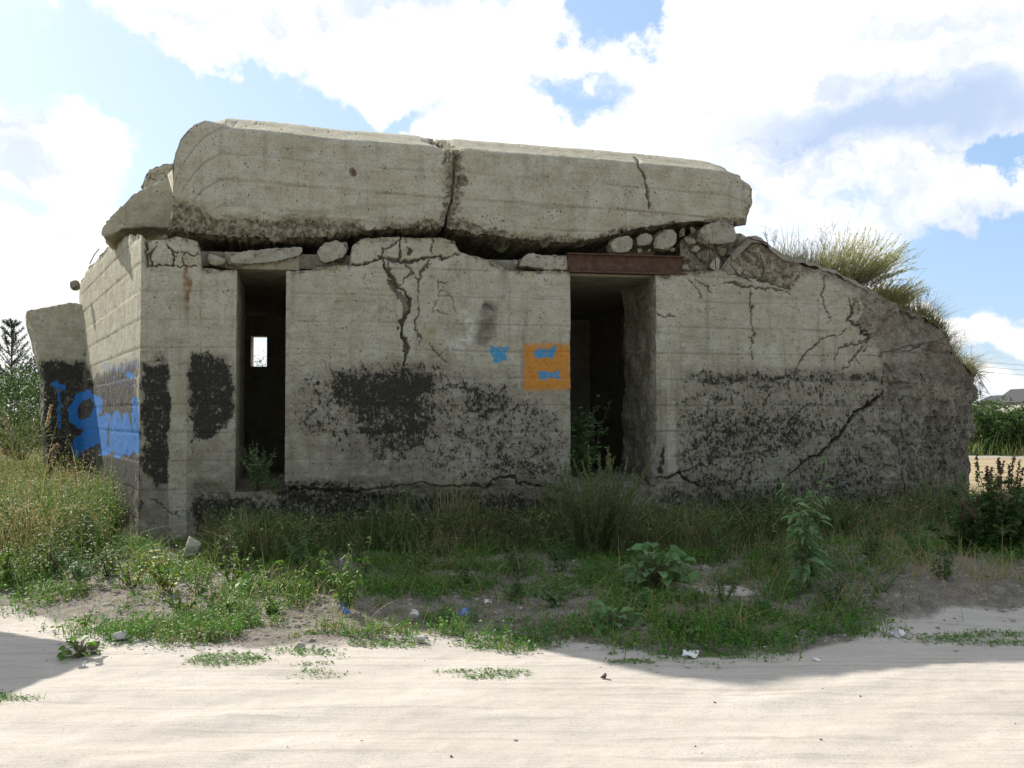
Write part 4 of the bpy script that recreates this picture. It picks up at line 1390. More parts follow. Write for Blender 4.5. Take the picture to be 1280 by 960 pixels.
def feather(name, base, label, nst, hgt, spread, mat, per=90, group=None, L=.045, W=.006, lean=(0, 0), tint=(0, 1), cat="shrub", stem_mat=STEM, droop=.35, br=.1):
    """wispy plume-like stems set with thin leaves"""
    o = empty(name, base, label, cat, group)
    S, Fo = Acc(), Acc()
    for k in range(nst):
        az = rng.uniform(0, 2 * np.pi)
        d0 = UP + np.array([math.cos(az), math.sin(az), 0]) * spread * rng.uniform(.1, 1.0) + np.array([lean[0], lean[1], 0]) * rng.uniform(.5, 1.3)
        pts = curve_pts(np.array([math.cos(az), math.sin(az), 0]) * br * hgt * rng.uniform(0, 1), d0, hgt * rng.uniform(.55, 1.1), 9, droop, .06)
        S.tube(pts, .004, .0012, 3)
        t = rng.uniform(.15, 1, per)
        B = along(pts, t)
        dd = along(np.gradient(pts, axis=0), t)
        dd /= np.linalg.norm(dd, axis=1, keepdims=True)
        Dv = dd + rng.normal(0, .5, (per, 3)) + UP * .15
        Fo.leaves(B, Dv, L * rng.uniform(.6, 1.3, per) * (1.2 - .6 * t), W * rng.uniform(.7, 1.3, per), rng.uniform(*tint, per) , droop=.1)
    S.build("stem", stem_mat, o)
    Fo.build("foliage", mat, o)
    return o


def twigs(name, base, label, nst, hgt, spread, group=None, lean=(0, 0), cat="dry shrub", forks=5, r=.0035, mat=TWIG):
    o = empty(name, base, label, cat, group)
    S = Acc()
    for k in range(nst):
        az = rng.uniform(0, 2 * np.pi)
        d0 = UP + np.array([math.cos(az), math.sin(az), 0]) * spread * rng.uniform(.1, 1) + np.array([lean[0], lean[1], 0])
        pts = curve_pts(np.array([math.cos(az), math.sin(az), 0]) * .06, d0, hgt * rng.uniform(.5, 1.1), 7, .05, .1)
        S.tube(pts, r, r * .4, 3)
        for b in range(forks):
            q = along(pts, np.array([rng.uniform(.25, .95)]))[0]
            bp_ = curve_pts(q, UP * .8 + rng.normal(0, .6, 3) + np.array([lean[0], lean[1], 0]), hgt * rng.uniform(.12, .35), 4, 0, .12)
            S.tube(bp_, r * .6, r * .3, 3)
            for c in range(2):
                q2 = along(bp_, np.array([rng.uniform(.3, .95)]))[0]
                S.tube(curve_pts(q2, UP * .6 + rng.normal(0, .7, 3), hgt * rng.uniform(.06, .14), 3, 0, .1), r * .45, r * .25, 3)
    S.build("twig", mat, o)
    return o


def at_px(px, py):
    return px_ground(px, py)


# tall weed in front of the right wall and the notable plants on the verge
plant("tall_weed", at_px(1012, 735), "tallest green weed, broad pointed leaves, in front of the right wall", "weed", L_GREY, 6, 1.15, .30, .20, .065, 26, tint=(.45, 1), branch=1, rise=.1, leafdroop=.45, droop=.1)
plant("leafy_weed", at_px(865, 690), "slim upright weed against the wall right of the doorway", "weed", L_WEED, 4, .6, .16, .09, .025, 26, tint=(.1, .7))
plant("leafy_weed", at_px(585, 735), "dull green weed with narrow leaves in the shaded grass below the orange square", "weed", L_WEED, 5, .42, .2, .08, .025, 22, tint=(.1, .7))
rosette("burdock", at_px(822, 738), "round mound of broad grey-green leaves on bare sand below the doorway", 110, .14, .115, .36, L_GREY, tint=(.1, 1), flat=.35)
rosette("burdock", at_px(765, 785), "low sprawling broad-leaved weed at the road edge below the doorway", 34, .13, .10, .16, L_GREY, tint=(.0, .7), flat=.8)
rosette("burdock", at_px(872, 768), "small broad-leaved rosette right of the road-edge weed", 20, .09, .07, .12, tint=(.2, 1), flat=.8)
plant("sunlit_weed", at_px(432, 758), "sunlit upright weed with pale drooping leaves beside blue litter", "weed", L_BRIGHT, 7, .62, .22, .10, .035, 24, tint=(.0, .55), branch=1, leafdroop=.7)
plant("vine_weed", at_px(208, 740), "yellow-green sunlit weed at the foot of the bunker's left corner", "weed", L_BRIGHT, 9, .42, .34, .085, .06, 16, tint=(.1, 1), leafdroop=.5)
plant("vine_weed", at_px(165, 735), "bushy sunlit weed with yellowing leaves left of the bunker corner", "weed", L_BRIGHT, 9, .36, .34, .06, .04, 18, tint=(.1, 1), leafdroop=.5)
rosette("broadleaf_weed", at_px(330, 735), "sunlit weed with a few large pale leaves in front of the narrow slit", 12, .12, .10, .28, L_BRIGHT, tint=(.0, .5), flat=.5)
rosette("broadleaf_weed", at_px(100, 822), "bright broad-leaved weed beside the white stone at the road edge", 40, .07, .06, .12, L_BRIGHT, tint=(.0, .3), flat=.7)
plant("creeping_weed", at_px(105, 785), "small bright sprig standing left of the white stone", "weed", L_BRIGHT, 4, .2, .12, .06, .05, 8, tint=(.1, .5))


def on_front(px, py, out=0.0):
    s_, z_ = px_sz([(px, py)])[0]
    p_, n_ = path_front(s_)
    return np.array([*(p_[0] + n_[0] * out), z_])


d_in = at_px(748, 694)
feather("wormwood", d_in, "feathery olive wormwood bush filling the foot of the doorway", 110, 1.12, .36, L_SAGE, 110, tint=(.3, 1), droop=.8, L=.065, W=.012, br=.25)
q = on_front(752, 605, -.75); q[2] = THR + .08
plant("nettle", q, "dark leafy nettles standing inside the doorway behind the wormwood", "weed", L_GREY, 18, 1.2, .45, .13, .06, 28, tint=(.4, 1), branch=1)
q = on_front(322, 600, -.06); q[2] = THR
plant("nettle", q, "small white-flowered weed growing in the foot of the narrow slit", "weed", L_GREY, 26, .62, .35, .075, .035, 22, tint=(.2, 1), branch=1)
q = on_front(345, 600, .05); q[2] = THR - .02
plant("nettle", q, "drooping green sprig at the right jamb of the narrow slit", "weed", L_WEED, 5, .26, .25, .075, .04, 14, tint=(.6, 1))
feather("pale_tuft", px_plane(681, 309, .02), "upright pale silvery tuft growing on the ledge below the roof", 16, .26, .9, L_PALE, 26, W=.008, L=.03, cat="tuft", stem_mat=TWIG)
feather("pale_tuft", px_plane(627, 316, .04), "low green-grey tuft in the dark gap below the roof", 14, .15, 1.4, L_SAGE, 24, W=.008, L=.03, cat="tuft")


def on_earth(px, t=.25):
    """point on the earth cover below a pixel column, t metres in from its edge"""
    j = int(np.argmin(np.abs(te - t)))
    line_ = EARTH[:, j]
    u_ = project(line_)[:, 0]
    vis = int(np.argmax(u_)) + 1
    k = int(np.argmin(np.abs(u_[:vis] - px)))
    return line_[k].copy()


feather("broom_bush", on_earth(1066, .35), "big wispy yellow-green bush on the bunker's broken right shoulder", 210, .80, .8, L_BROOM, 60, L=.065, W=.007, lean=(.75, 0), tint=(0, .9), stem_mat=TWIG, br=.42)
feather("broom_bush", on_earth(1100, .4), "smaller windswept yellow-green bush leaning right on the bunker's shoulder", 170, .52, .8, L_BROOM, 50, L=.06, W=.007, lean=(1.0, 0), tint=(.1, 1), stem_mat=TWIG, br=.6)
feather("broom_bush", on_earth(1030, .4), "thin low straw-coloured bush at the left end of the bunker's grassy shoulder", 70, .42, .8, L_BROOM, 40, L=.05, W=.006, lean=(.3, 0), tint=(.3, 1), stem_mat=TWIG, br=.7)
plant("green_clump", on_earth(1165, .15), "dense green leafy clump hanging at the right end of the bunker top", "plant", L_TREE, 16, .22, .5, .05, .035, 22, tint=(.4, 1))
G_TW = "bare twigs on the bunker top"
for px, hh, n, ln_, lb in [(1010, .55, 14, 0, "thickest bare grey twiggy shrub left of the yellow-green bush"), (1040, .62, 9, .05, "tall bare twigs touching the yellow-green bush's left side"), (965, .32, 6, 0, "sparse bare twigs beside the roof's right end"),
                          (1150, .62, 9, .35, "bare reddish twigs leaning right beyond the yellow-green bush"), (1178, .5, 7, .6, "bare twigs at the bunker's right edge above the green clump")]:
    twigs("bare_shrub", on_earth(px, .3), lb, n, hh, .45, G_TW, (ln_, 0))
for px, py, lb in [(1196, 455, "single thin arching twig at the bunker's upper right edge"), (1208, 478, "lowest thin twig hanging at the bunker's right edge")]:
    b0 = on_earth(px - 6, .02)
    twigs("bare_shrub", b0, lb, 4, .35, .5, G_TW, (.9, 0), forks=3)

# bush with reddish seed spikes at the right edge
for (px, py, hh, lb) in [(1240, 690, .85, "tallest dark dock bush with reddish seed spikes right of the bunker"), (1275, 690, .78, "dark dock bush with reddish spikes at the right edge of the verge"), (1212, 692, .5, "smaller dark bush tucked against the bunker's right end")]:
    b0 = at_px(px, py)
    o = plant("dock_bush", b0, lb, "bush", L_WEED, 30, hh, .6, .10, .045, 44, tint=(.2, .9), branch=2, group="dock bushes right of the bunker")
    for k in range(9 if hh > .7 else 4):
        az = rng.uniform(0, 2 * np.pi); rr_ = rng.uniform(.05, .42)
        Sd = Acc()
        p0 = np.array([math.cos(az) * rr_, math.sin(az) * rr_, hh * rng.uniform(.55, .75)])
        pts = curve_pts(p0, UP + rng.normal(0, .15, 3), hh * rng.uniform(.3, .5), 6, 0, .05)
        t = rng.uniform(.1, 1, 70)
        Sd.leaves(along(pts, t), rng.normal(0, 1, (70, 3)) + UP * .6, .03, .024, rng.uniform(0, 1, 70))
        Sd.tube(pts, .004, .002, 3)
        Sd.build("seed_spike", L_DOCK, o)

# weeds in front of the graffiti, reed clump at the left
plant("graffiti_weed", at_px(122, 640), "straggly grey-green weed climbing in front of the blue graffiti", "weed", L_SAGE, 6, .75, .25, .06, .02, 26, tint=(.2, 1))
feather("reed_clump", px_y(25, 575, 17.5), "drooping silvery reed clump at the left edge before the trees", 46, 1.15, .9, L_SAGE, 26, L=.16, W=.014, cat="reeds", droop=1.1, tint=(.2, 1))
o = empty("reed_plume", px_y(40, 590, 17.0), "buff feathery grass plumes beside the reed clump", "grass plumes")
S2 = Acc()
for (dx, hh, ln_) in [(.0, 1.15, .25), (-.25, .95, -.3), (-.05, .5, .7), (-.45, .45, -.6), (.15, .55, .6)]:
    Sd, S2 = Acc(), Acc()
    pts = curve_pts(np.array([dx * .5, 0, 0]), UP + np.array([ln_, 0, 0]), hh, 8, .3, .04)
    S2.tube(pts, .005, .003, 3)
    t = rng.uniform(.68, 1, 160)
    Sd.leaves(along(pts, t), along(np.gradient(pts, axis=0), t) * 8 + rng.normal(0, .45, (160, 3)), .07, .012, rng.uniform(0, 1, 160))
    Sd.build("plume", L_PLUME, o)
    S2.build("stem", TWIG, o)


# ------------------------------------------------------------------ grass and ground cover (uncountable)
def scatter(n, x0, x1, y0, y1, dens):
    out = []
    tot = 0
    while tot < n:
        x, y = rng.uniform(x0, x1, 40000), rng.uniform(y0, y1, 40000)
        k = rng.uniform(0, 1, 40000) < dens(x, y)
        out.append(np.stack([x[k], y[k]], 1)); tot += int(k.sum())
        if len(out) > 60:
            break
    q = np.concatenate(out)[:n]
    return np.column_stack([q, gh(q[:, 0], q[:, 1]) - .005])


def wall_v(x, y):
    """metres in front of the front wall line, and metres along it"""
    r = np.stack([x, y], 1) - W0
    return -(r @ NB), r @ E


def p3(x, y):
    return np.stack([x, y, 0 * x], 1)


def d_wall(x, y):
    v, s = wall_v(x, y)
    cl = ss(fbm(p3(x, y), .55, 801, 3), -.35, .3)
    reach = 1.75 + .35 * np.sin(s * 1.3) + ss(s, 6.5, 8.5) * .9 - ss(s, 1.2, .2) * 1.3
    bare = 1 - .9 * (1 - ss(np.hypot((x - 1.75) / .75, (y - 9.2) / .6), .6, 1.0))
    return (v > .02) * (s > .75) * (s < 13) * (1 - ss(v, reach * .75, reach)) * cl * bare


P_ = scatter(46000, -4.4, 7.5, 8.4, 15, d_wall)
v_, s_ = wall_v(P_[:, 0], P_[:, 1])
hh = rng.gamma(5, .2, len(P_)) * (.36 - .12 * ss(v_, .3, 1.9)) * (.35 + 1.35 * vnoise(P_, .7, 811) ** 1.3)
a = Acc()
tn = np.clip(rng.normal(.45, .27, len(P_)) + .45 * fbm(P_, .7, 812, 2), 0, 1)
a.blades(P_, hh, rng.uniform(.006, .013, len(P_)), rng.gamma(2, .28, len(P_)), tn, 4)
k = rng.uniform(0, 1, len(P_)) < .05 * ss(fbm(P_, .6, 815, 2), 0, .5)
a.blades(P_[k], rng.uniform(.4, .85, k.sum()), rng.uniform(.008, .014, k.sum()), rng.uniform(.5, 1.4, k.sum()), np.clip(rng.normal(.55, .25, k.sum()), 0, 1), 6)
tag(a.build("grass", G_DARK), kind='stuff')
for k, (px, py, hh) in enumerate([(30, 690, .6), (70, 660, .75), (105, 690, .6), (140, 670, .7), (20, 640, .6), (60, 720, .45), (100, 730, .4), (150, 640, .75), (10, 730, .4), (135, 720, .45)]):
    plant("meadow_weed", at_px(px, py), "bushy weed among the sunlit grass left of the bunker", "weed", [L_BRIGHT, G_DRY, L_GREY, L_BRIGHT][k % 4], 9, hh, .4, rng.uniform(.05, .08), rng.uniform(.018, .035), 26, "weeds in the meadow", tint=(0, .6), branch=2)
for k, (px, py, hh, n) in enumerate([(250, 745, .32, 7), (290, 730, .4, 7), (370, 745, .32, 7), (395, 728, .45, 7), (270, 765, .22, 8), (340, 770, .2, 8), (225, 765, .25, 7)]):
    plant("verge_weed", at_px(px, py), "low bright weed in the sunlit patch in front of the narrow slit", "weed", L_BRIGHT, n, hh, .35, rng.uniform(.05, .075), rng.uniform(.025, .04), 20, "weeds in the sunlit patch", tint=(0, .6), branch=1, leafdroop=.5)
for k, (px, py, hh, n) in enumerate([(640, 752, .3, 6), (700, 758, .3, 7), (905, 752, .35, 8), (955, 765, .3, 8), (1045, 752, .4, 7), (1000, 790, .16, 8), (845, 790, .18, 8), (800, 765, .22, 8), (920, 790, .16, 8), (1100, 735, .4, 6), (1180, 725, .4, 6)]):
    plant("verge_weed", at_px(px, py), "low green weed on the shaded verge below the doorway and right wall", "weed", [L_WEED, L_GREY][k % 2], n, hh, .4, rng.uniform(.05, .08), rng.uniform(.02, .04), 22, "weeds on the shaded verge", tint=(0, .9), branch=1, leafdroop=.5)
for k, (px, py, hh, n) in enumerate([(285, 715, .7, 6), (380, 722, .6, 7), (520, 728, .55, 6), (655, 722, .45, 6), (905, 705, .6, 7), (960, 715, .5, 6), (1090, 705, .6, 7), (1150, 700, .5, 6), (460, 722, .7, 5), (700, 715, .5, 5)]):
    plant("wall_weed", at_px(px, py), "dark bushy weed in the shaded grass strip along the front wall", "weed", [L_WEED, L_GREY, L_SAGE][k % 3], n, hh, .35, rng.uniform(.05, .09), rng.uniform(.015, .035), 26, "weeds along the front wall", tint=(0, .8), branch=2)
# leafy undergrowth among it
P_ = scatter(18000, -4.0, 7.5, 8.6, 15, d_wall)
a = Acc()
B = P_ + UP * rng.uniform(.02, .42, len(P_))[:, None]
a.leaves(B, np.column_stack([rng.normal(0, 1, (len(B), 2)), rng.normal(.3, .4, len(B))]), rng.uniform(.03, .085, len(B)), rng.uniform(.012, .03, len(B)), np.clip(rng.normal(.35, .25, len(B)) + .5 * fbm(B, .5, 813, 2), 0, 1))
tag(a.build("undergrowth", G_DARK), kind='stuff')


def d_left(x, y):
    v, s = wall_v(x, y)
    rel = np.stack([x, y], 1) - W0
    side = rel @ np.array([-G_DIR[1], G_DIR[0]])        # outside the left wall
    infront = (v > .1)
    ye = np.interp(x, EDGE[:, 0], EDGE[:, 1])
    cl = ss(fbm(p3(x, y), .5, 821, 3), -.5, .25)
    return ((side > .05) | infront) * ss(-x, 3.9 + .35 * (y > 10.5), 4.9) * ss(y - ye, .5, 1.6) * cl * np.where(y < 19, 1, .5)


P_ = scatter(34000, -13.5, -3.2, 8.6, 24, d_left)
hh = rng.gamma(6, 1 / 6, len(P_)) * (.22 + .26 * ss(P_[:, 1], 9.5, 11.5)) * (.7 + .6 * vnoise(P_, .6, 822))
tn = np.clip(rng.normal(.40, .22, len(P_)) + .65 * fbm(P_, .9, 823, 2), 0, 1)
a = Acc()
a.blades(P_, hh, rng.uniform(.006, .013, len(P_)), rng.gamma(2, .2, len(P_)), tn, 4)
# seed heads on the tallest
k = rng.uniform(0, 1, len(P_)) < .22
Q = P_[k] + UP * (hh[k] * .8)[:, None]
for j in range(6):
    B = Q + rng.normal(0, .035, Q.shape) + UP * rng.uniform(0, .14, (len(Q), 1))
    a.leaves(B, rng.normal(0, 1, Q.shape) + UP * .8, .03, .014, np.clip(tn[k] + .3, 0, 1))
tag(a.build("meadow_grass", G_DRY), kind='stuff')
P_ = scatter(30000, -9, -3.0, 8.4, 16, d_left)
a = Acc()
B = P_ + UP * (rng.uniform(.0, 1, len(P_)) ** .8 * (.10 + .42 * ss(P_[:, 1], 9.2, 11)))[:, None]
a.leaves(B, np.column_stack([rng.normal(0, 1, (len(B), 2)), rng.normal(.4, .4, len(B))]), rng.uniform(.02, .07, len(B)), rng.uniform(.008, .022, len(B)), np.clip(rng.normal(.35, .25, len(B)) + .5 * fbm(B, .6, 824, 2), 0, 1))
tag(a.build("undergrowth", G_DRY), kind='stuff')


def d_cover(x, y):
    ye = np.interp(x, EDGE[:, 0], EDGE[:, 1])
    v, s = wall_v(x, y)
    dv_ = y - ye
    n = fbm(p3(x, y), .45, 831, 4)
    band = ss(dv_ + .35 * n, -.05, .45) * (1 - ss(v, 1.2, 1.6) * 0)
    zone = .38 + .5 * ss(-x, 2.6, 3.4) * ss(dv_, .3, 1.0) + .9 * np.exp(-((x + 2.2) / 1.0) ** 2) * (y > 7.0) + .95 * np.exp(-((x - 1.5) / .9) ** 2) * ss(y, 6.9, 7.4) + .5 * np.exp(-((x + .6) / .6) ** 2)
    zone = zone * (1 - .85 * np.exp(-(((x - .05) / .75) ** 2 + ((y - 8.2) / .45) ** 2)))
    bare = 1 - .95 * (1 - ss(np.hypot((x - 1.75) / .75, (y - 9.15) / .55), .5, 1.0))
    right = 1 - .85 * ss(x, 2.5, 3.2) * (dv_ < 1.3)
    return np.clip(band * zone * bare * right * ss(n, -.35, .35) * (v > 0), 0, 1)


P_ = scatter(60000, -7, 7, 6.4, 11.8, d_cover)
a = Acc()
B = P_ + UP * (rng.gamma(2, .022, len(P_)))[:, None]
a.leaves(B, np.column_stack([rng.normal(0, 1, (len(B), 2)), rng.normal(.35, .3, len(B))]), rng.uniform(.018, .05, len(B)), rng.uniform(.010, .024, len(B)),
         np.clip(rng.normal(.45, .25, len(B)) + .4 * fbm(B, .4, 832, 2) + .25 * (B[:, 0] < -.5), 0, 1))
k = rng.uniform(0, 1, len(P_)) < .55
a.blades(P_[k], rng.gamma(4, .028, k.sum()), .006, rng.gamma(2, .3, k.sum()), np.clip(rng.normal(.6, .3, k.sum()), 0, 1), 3)
tag(a.build("ground_cover", G_COVER), kind='stuff')


# flat tufts on the road edge and thin dry stalks
def d_tuft(x, y):
    n = fbm(p3(x * .55, y * 1.6), .4, 841, 3)
    c = 0
    for px, py, rx, ry in [(590, 842, .40, .10), (400, 838, .35, .10), (285, 825, .3, .12), (430, 805, .6, .2), (640, 805, .45, .12), (880, 822, .35, .12), (1225, 775, .6, .16), (20, 868, .3, .1), (120, 812, .35, .15), (985, 775, .8, .3), (790, 828, .2, .06)]:
        p = px_ground(px, py)
        c = np.maximum(c, 1 - ss(np.hypot((x - p[0]) / rx, (y - p[1]) / (ry * 2)), .5, 1.1))
    return np.clip(c * ss(n, -.3, .3), 0, 1)


P_ = scatter(6500, -4.2, 5.5, 5.6, 9, d_tuft)
a = Acc()
a.leaves(P_ + UP * .012, np.column_stack([rng.normal(0, 1, (len(P_), 2)), rng.uniform(.05, .4, len(P_))]), rng.uniform(.012, .032, len(P_)), rng.uniform(.006, .014, len(P_)), np.clip(rng.normal(.5, .3, len(P_)), 0, 1))
k = rng.uniform(0, 1, len(P_)) < .25
a.blades(P_[k], rng.uniform(.02, .06, k.sum()), .004, rng.gamma(2, .4, k.sum()), np.clip(rng.normal(.8, .2, k.sum()), 0, 1), 3)
tag(a.build("ground_cover", G_COVER), kind='stuff')


def d_dry(x, y):
    ye = np.interp(x, EDGE[:, 0], EDGE[:, 1])
    return ss(y - ye, .2, .9) * ss(fbm(p3(x, y), .5, 851, 3), -.3, .5) * (wall_v(x, y)[0] > .3) * (.25 + .75 * ss(x, 1.8, 3.0))


P_ = scatter(5200, -4, 7.5, 7.2, 13, d_dry)
a = Acc()
a.blades(P_, rng.gamma(3, .07, len(P_)), .005, rng.gamma(2, .5, len(P_)), np.clip(rng.normal(.8, .2, len(P_)), 0, 1), 4)
tag(a.build("dry_grass", G_DRY), kind='stuff')

# grass on the earth cover
ii, jj = rng.integers(0, len(ce) - 1, 22000), rng.integers(1, 50, 22000)
kk = rng.uniform(0, 1, 22000) < ss(ce[ii], 8.0, 8.8) * ss(fbm(EARTH[ii, jj], .4, 861, 3), -.4, .3)
Q = EARTH[ii[kk], jj[kk]] - UP * .01
a = Acc()
i2, j2 = rng.integers(0, len(ce) - 1, 9000), rng.integers(0, 8, 9000)
k2 = rng.uniform(0, 1, 9000) < ss(ce[i2], 8.3, 9.2) * ss(fbm(EARTH[i2, j2], .35, 862, 3), -.3, .4)
Q2 = EARTH[i2[k2], j2[k2]]
_, n2_ = path_front(ce[i2[k2]])
a.blades(Q2, rng.gamma(4, .05, len(Q2)), .007, rng.uniform(.9, 2.2, len(Q2)), np.clip(rng.normal(.62, .28, len(Q2)), 0, 1), 5, az=np.arctan2(n2_[:, 1], n2_[:, 0]) + rng.normal(0, .7, len(Q2)))
a.blades(Q, rng.gamma(4, .065, len(Q)), .007, rng.gamma(2, .35, len(Q)), np.clip(rng.normal(.62, .25, len(Q)), 0, 1), 4)
tag(a.build("grass", G_DRY), kind='stuff')
# thin roots and creepers hanging over the broken right end
a = Acc()
for k in range(150):
    s0 = rng.uniform(9.6, 12.2)
    p_, n_ = path_front(s0)
    z0 = top_z(np.array([s0]))[0] - rng.uniform(0, .35)
    b0 = np.array([*(p_[0] + n_[0] * (.12 + .05 * ss(s0, 10.2, 11.2))), z0])
    a.tube(curve_pts(b0, np.array([*(n_[0] * .5), -.4]) + rng.normal(0, .5, 3), rng.uniform(.08, .4), 6, 1.2, .25), .004, .0015, 3)
o = a.build("root_tangle", TWIG)
tag(o, kind='stuff')

# rough grass on the far field's edge
P_ = scatter(9000, 8, 34, 35.5, 42, lambda x, y: ss(y, 36.5, 38.5) * (x > 10))
a = Acc()
a.blades(P_, rng.gamma(4, .13, len(P_)), .03, rng.gamma(2, .2, len(P_)), np.clip(rng.normal(.35, .25, len(P_)), 0, 1), 3)
tag(a.build("grass", G_DRY), kind='stuff')


# ------------------------------------------------------------------ trees and bushes
def bush_tree(name, base, label, cat, hgt, wid, nl, mat=L_TREE, group=None, leaf=.09, trunk_h=None, tint=(0, 1), nclump=26):
    o = empty(name, base, label, cat, group)
    S, Fo = Acc(), Acc()
    th = trunk_h if trunk_h is not None else hgt * .2
    for k in range(5):
        az = rng.uniform(0, 2 * np.pi)
        S.tube(curve_pts(np.zeros(3), UP + np.array([math.cos(az), math.sin(az), 0]) * .45, hgt * rng.uniform(.6, .85), 7, 0, .1), .025 * hgt / 2, .006, 5)
    C, Rr, Tn = [], [], []
    for k in range(nclump):
        u = rng.uniform(0, 1)
        rad = wid * .5 * math.sqrt(max(.05, 1 - (abs(u - .45) / .6) ** 2)) * math.sqrt(rng.uniform(0, 1))
        az = rng.uniform(0, 2 * np.pi)
        C.append([math.cos(az) * rad, math.sin(az) * rad, th + (hgt - th) * u * rng.uniform(.85, 1.0)])
        Rr.append(rng.uniform(.10, .22) * min(hgt, wid)); Tn.append(rng.uniform(*tint))
    C, Rr, Tn = np.array(C), np.array(Rr), np.array(Tn)
    k = rng.integers(0, nclump, nl)
    dd = rng.normal(0, 1, (nl, 3)); dd /= np.linalg.norm(dd, axis=1, keepdims=True)
    B = C[k] + dd * (Rr[k] * rng.uniform(.3, 1.05, nl) ** .6)[:, None]
    B[:, 2] = np.maximum(B[:, 2], .02)
    Fo.leaves(B, dd + rng.normal(0, .6, (nl, 3)), leaf * rng.uniform(.6, 1.3, nl), leaf * .55 * rng.uniform(.7, 1.2, nl), np.clip(Tn[k] * .6 + rng.uniform(0, .45, nl), 0, 1))
    S.build("trunk", BARK, o)
    Fo.build("crown", mat, o)
    return o


def gp(px, y, dz=0.0):
    x = (px - 640) / F * y
    return np.array([x, y, gz(x, y) + dz])


GL_ = "bushes and trees left of the bunker"
bush_tree("leafy_bush", gp(22, 27), "broad light green bush behind the reed clump", "bush", 2.25, 2.4, 5200, group=GL_, tint=(.3, 1))
bush_tree("leafy_bush", gp(52, 30), "dark green bush squeezed between the pine and the bunker wing", "bush", 2.9, 1.8, 4200, group=GL_, tint=(0, .5))
bush_tree("leafy_bush", gp(-20, 24), "bush cut off by the left edge of the view", "bush", 2.2, 2.2, 3500, group=GL_, tint=(.1, .8))
bush_tree("leafy_bush", gp(5, 36), "dark rear bush below the pine top", "bush", 3.0, 2.6, 4000, group=GL_, tint=(0, .4))


def pine(base, hgt, label):
    o = empty("pine_tree", base, label, "pine tree", GL_)
    S, Fo = Acc(), Acc()
    tr = np.array([[0, 0, 0], [.03, 0, hgt * .5], [0, 0.02, hgt]])
    S.tube(np.array([along(tr, np.array([t]))[0] for t in np.linspace(0, 1, 9)]), .07, .012, 6)
    for zf in np.linspace(.25, .97, 11):
        nb = 5
        for b in range(nb):
            az = b / nb * 2 * np.pi + rng.uniform(0, 1)
            ln_ = hgt * .42 * (1.05 - zf) + .16
            p0 = np.array([0, 0, hgt * zf])
            pts = curve_pts(p0, np.array([math.cos(az), math.sin(az), .75]), ln_, 6, -.3, .05)
            S.tube(pts, .014, .005, 4)
            n = 110
            t = rng.uniform(.15, 1, n)
            dd = along(np.gradient(pts, axis=0), t)
            dd /= np.linalg.norm(dd, axis=1, keepdims=True)
            Fo.leaves(along(pts, t), dd * .8 + rng.normal(0, .6, (n, 3)), .11, .014, rng.uniform(0, 1, n), droop=0)
    n = 60
    Fo.leaves(np.column_stack([np.zeros((n, 2)), rng.uniform(.9, 1.02, n) * hgt]), UP + rng.normal(0, .4, (n, 3)), .11, .014, rng.uniform(0, 1, n), droop=0)
    S.build("trunk", BARK, o)
    Fo.build("crown", L_PINE, o)
    return o


pine(gp(13, 30), 3.9, "young pine rising above the bushes at the left edge")

GR_ = "bushes across the sand field"
for k, (px, y, hh, ww) in enumerate([(1212, 39, 1.75, 3.0), (1240, 40, 1.95, 3.0), (1262, 39, 1.7, 2.4), (1285, 40, 1.85, 3.0), (1226, 43, 2.2, 3.0), (1270, 44, 2.1, 3.4), (1195, 42, 2.1, 3.4), (1310, 41, 2.0, 3.2), (1370, 40, 1.8, 3.2), (1430, 42, 2.2, 3.6), (1500, 40, 1.7, 3.0)]):
    bush_tree("field_bush", gp(px, y), "light green bush in the row across the sand field right of the bunker", "bush", hh, ww, 2600, group=GR_, tint=(.35, 1), leaf=.14, trunk_h=.05)
# trees seen through the small back window
bush_tree("slim_tree", gp(322, 34), "thin tree top seen through the small window behind the slit", "tree", 3.3, 1.6, 500, leaf=.07, trunk_h=2.0, nclump=14)

# ------------------------------------------------------------------ far houses and power line
ROOF = simple_mat("dark_roof", (.025, .025, .03), (.035, .035, .04), 3, .8, .2)
PLASTER = simple_mat("grey_plaster", (.30, .29, .28), (.36, .35, .33), 3, .9, .1)
for px, y, wd, hh, rh, lb in [(1282, 110, 3.4, 2.9, 1.5, "small far house with dark gabled roof at the right edge"), (1256, 115, 3.6, 2.9, .9, "low dark roofed shed showing over the far bushes")]:
    b0 = gp(px, y)
    o = empty("house", b0, lb, "house")
    a = Acc(); a.box((0, 0, hh / 2), (wd, 6, hh)); a.build("wall", PLASTER, o, False)
    a = Acc()
    Vv = np.array([[-wd / 2 - .3, -3.3, hh], [wd / 2 + .3, -3.3, hh], [0, -3.3, hh + rh], [-wd / 2 - .3, 3.3, hh], [wd / 2 + .3, 3.3, hh], [0, 3.3, hh + rh]])
    a.add(Vv, F3=[[0, 1, 2], [3, 5, 4]], F4=[[0, 2, 5, 3], [1, 4, 5, 2], [0, 3, 4, 1]])
    a.build("roof", ROOF, o, False)
WIRE = simple_mat("wire", (.10, .10, .11), (.13, .13, .14), 5, .6, .1)
o = empty("power_line", gp(1600, 95), "thin overhead wires crossing the sky right of the bunker", "power line")
b0 = np.array(o.location)
for dz0, dz1 in ((442, 452), (448, 458), (455, 463)):
    A_, B_ = px_y(1100, dz0 - 5, 95), px_y(1600, dz1 + 5, 95)
    t = np.linspace(0, 1, 24)[:, None]
    a = Acc(); a.tube(A_ * (1 - t) + B_ * t - UP * (1.0 * 4 * t * (1 - t)) - b0, .012, .012, 4); a.build("wire", WIRE, o)
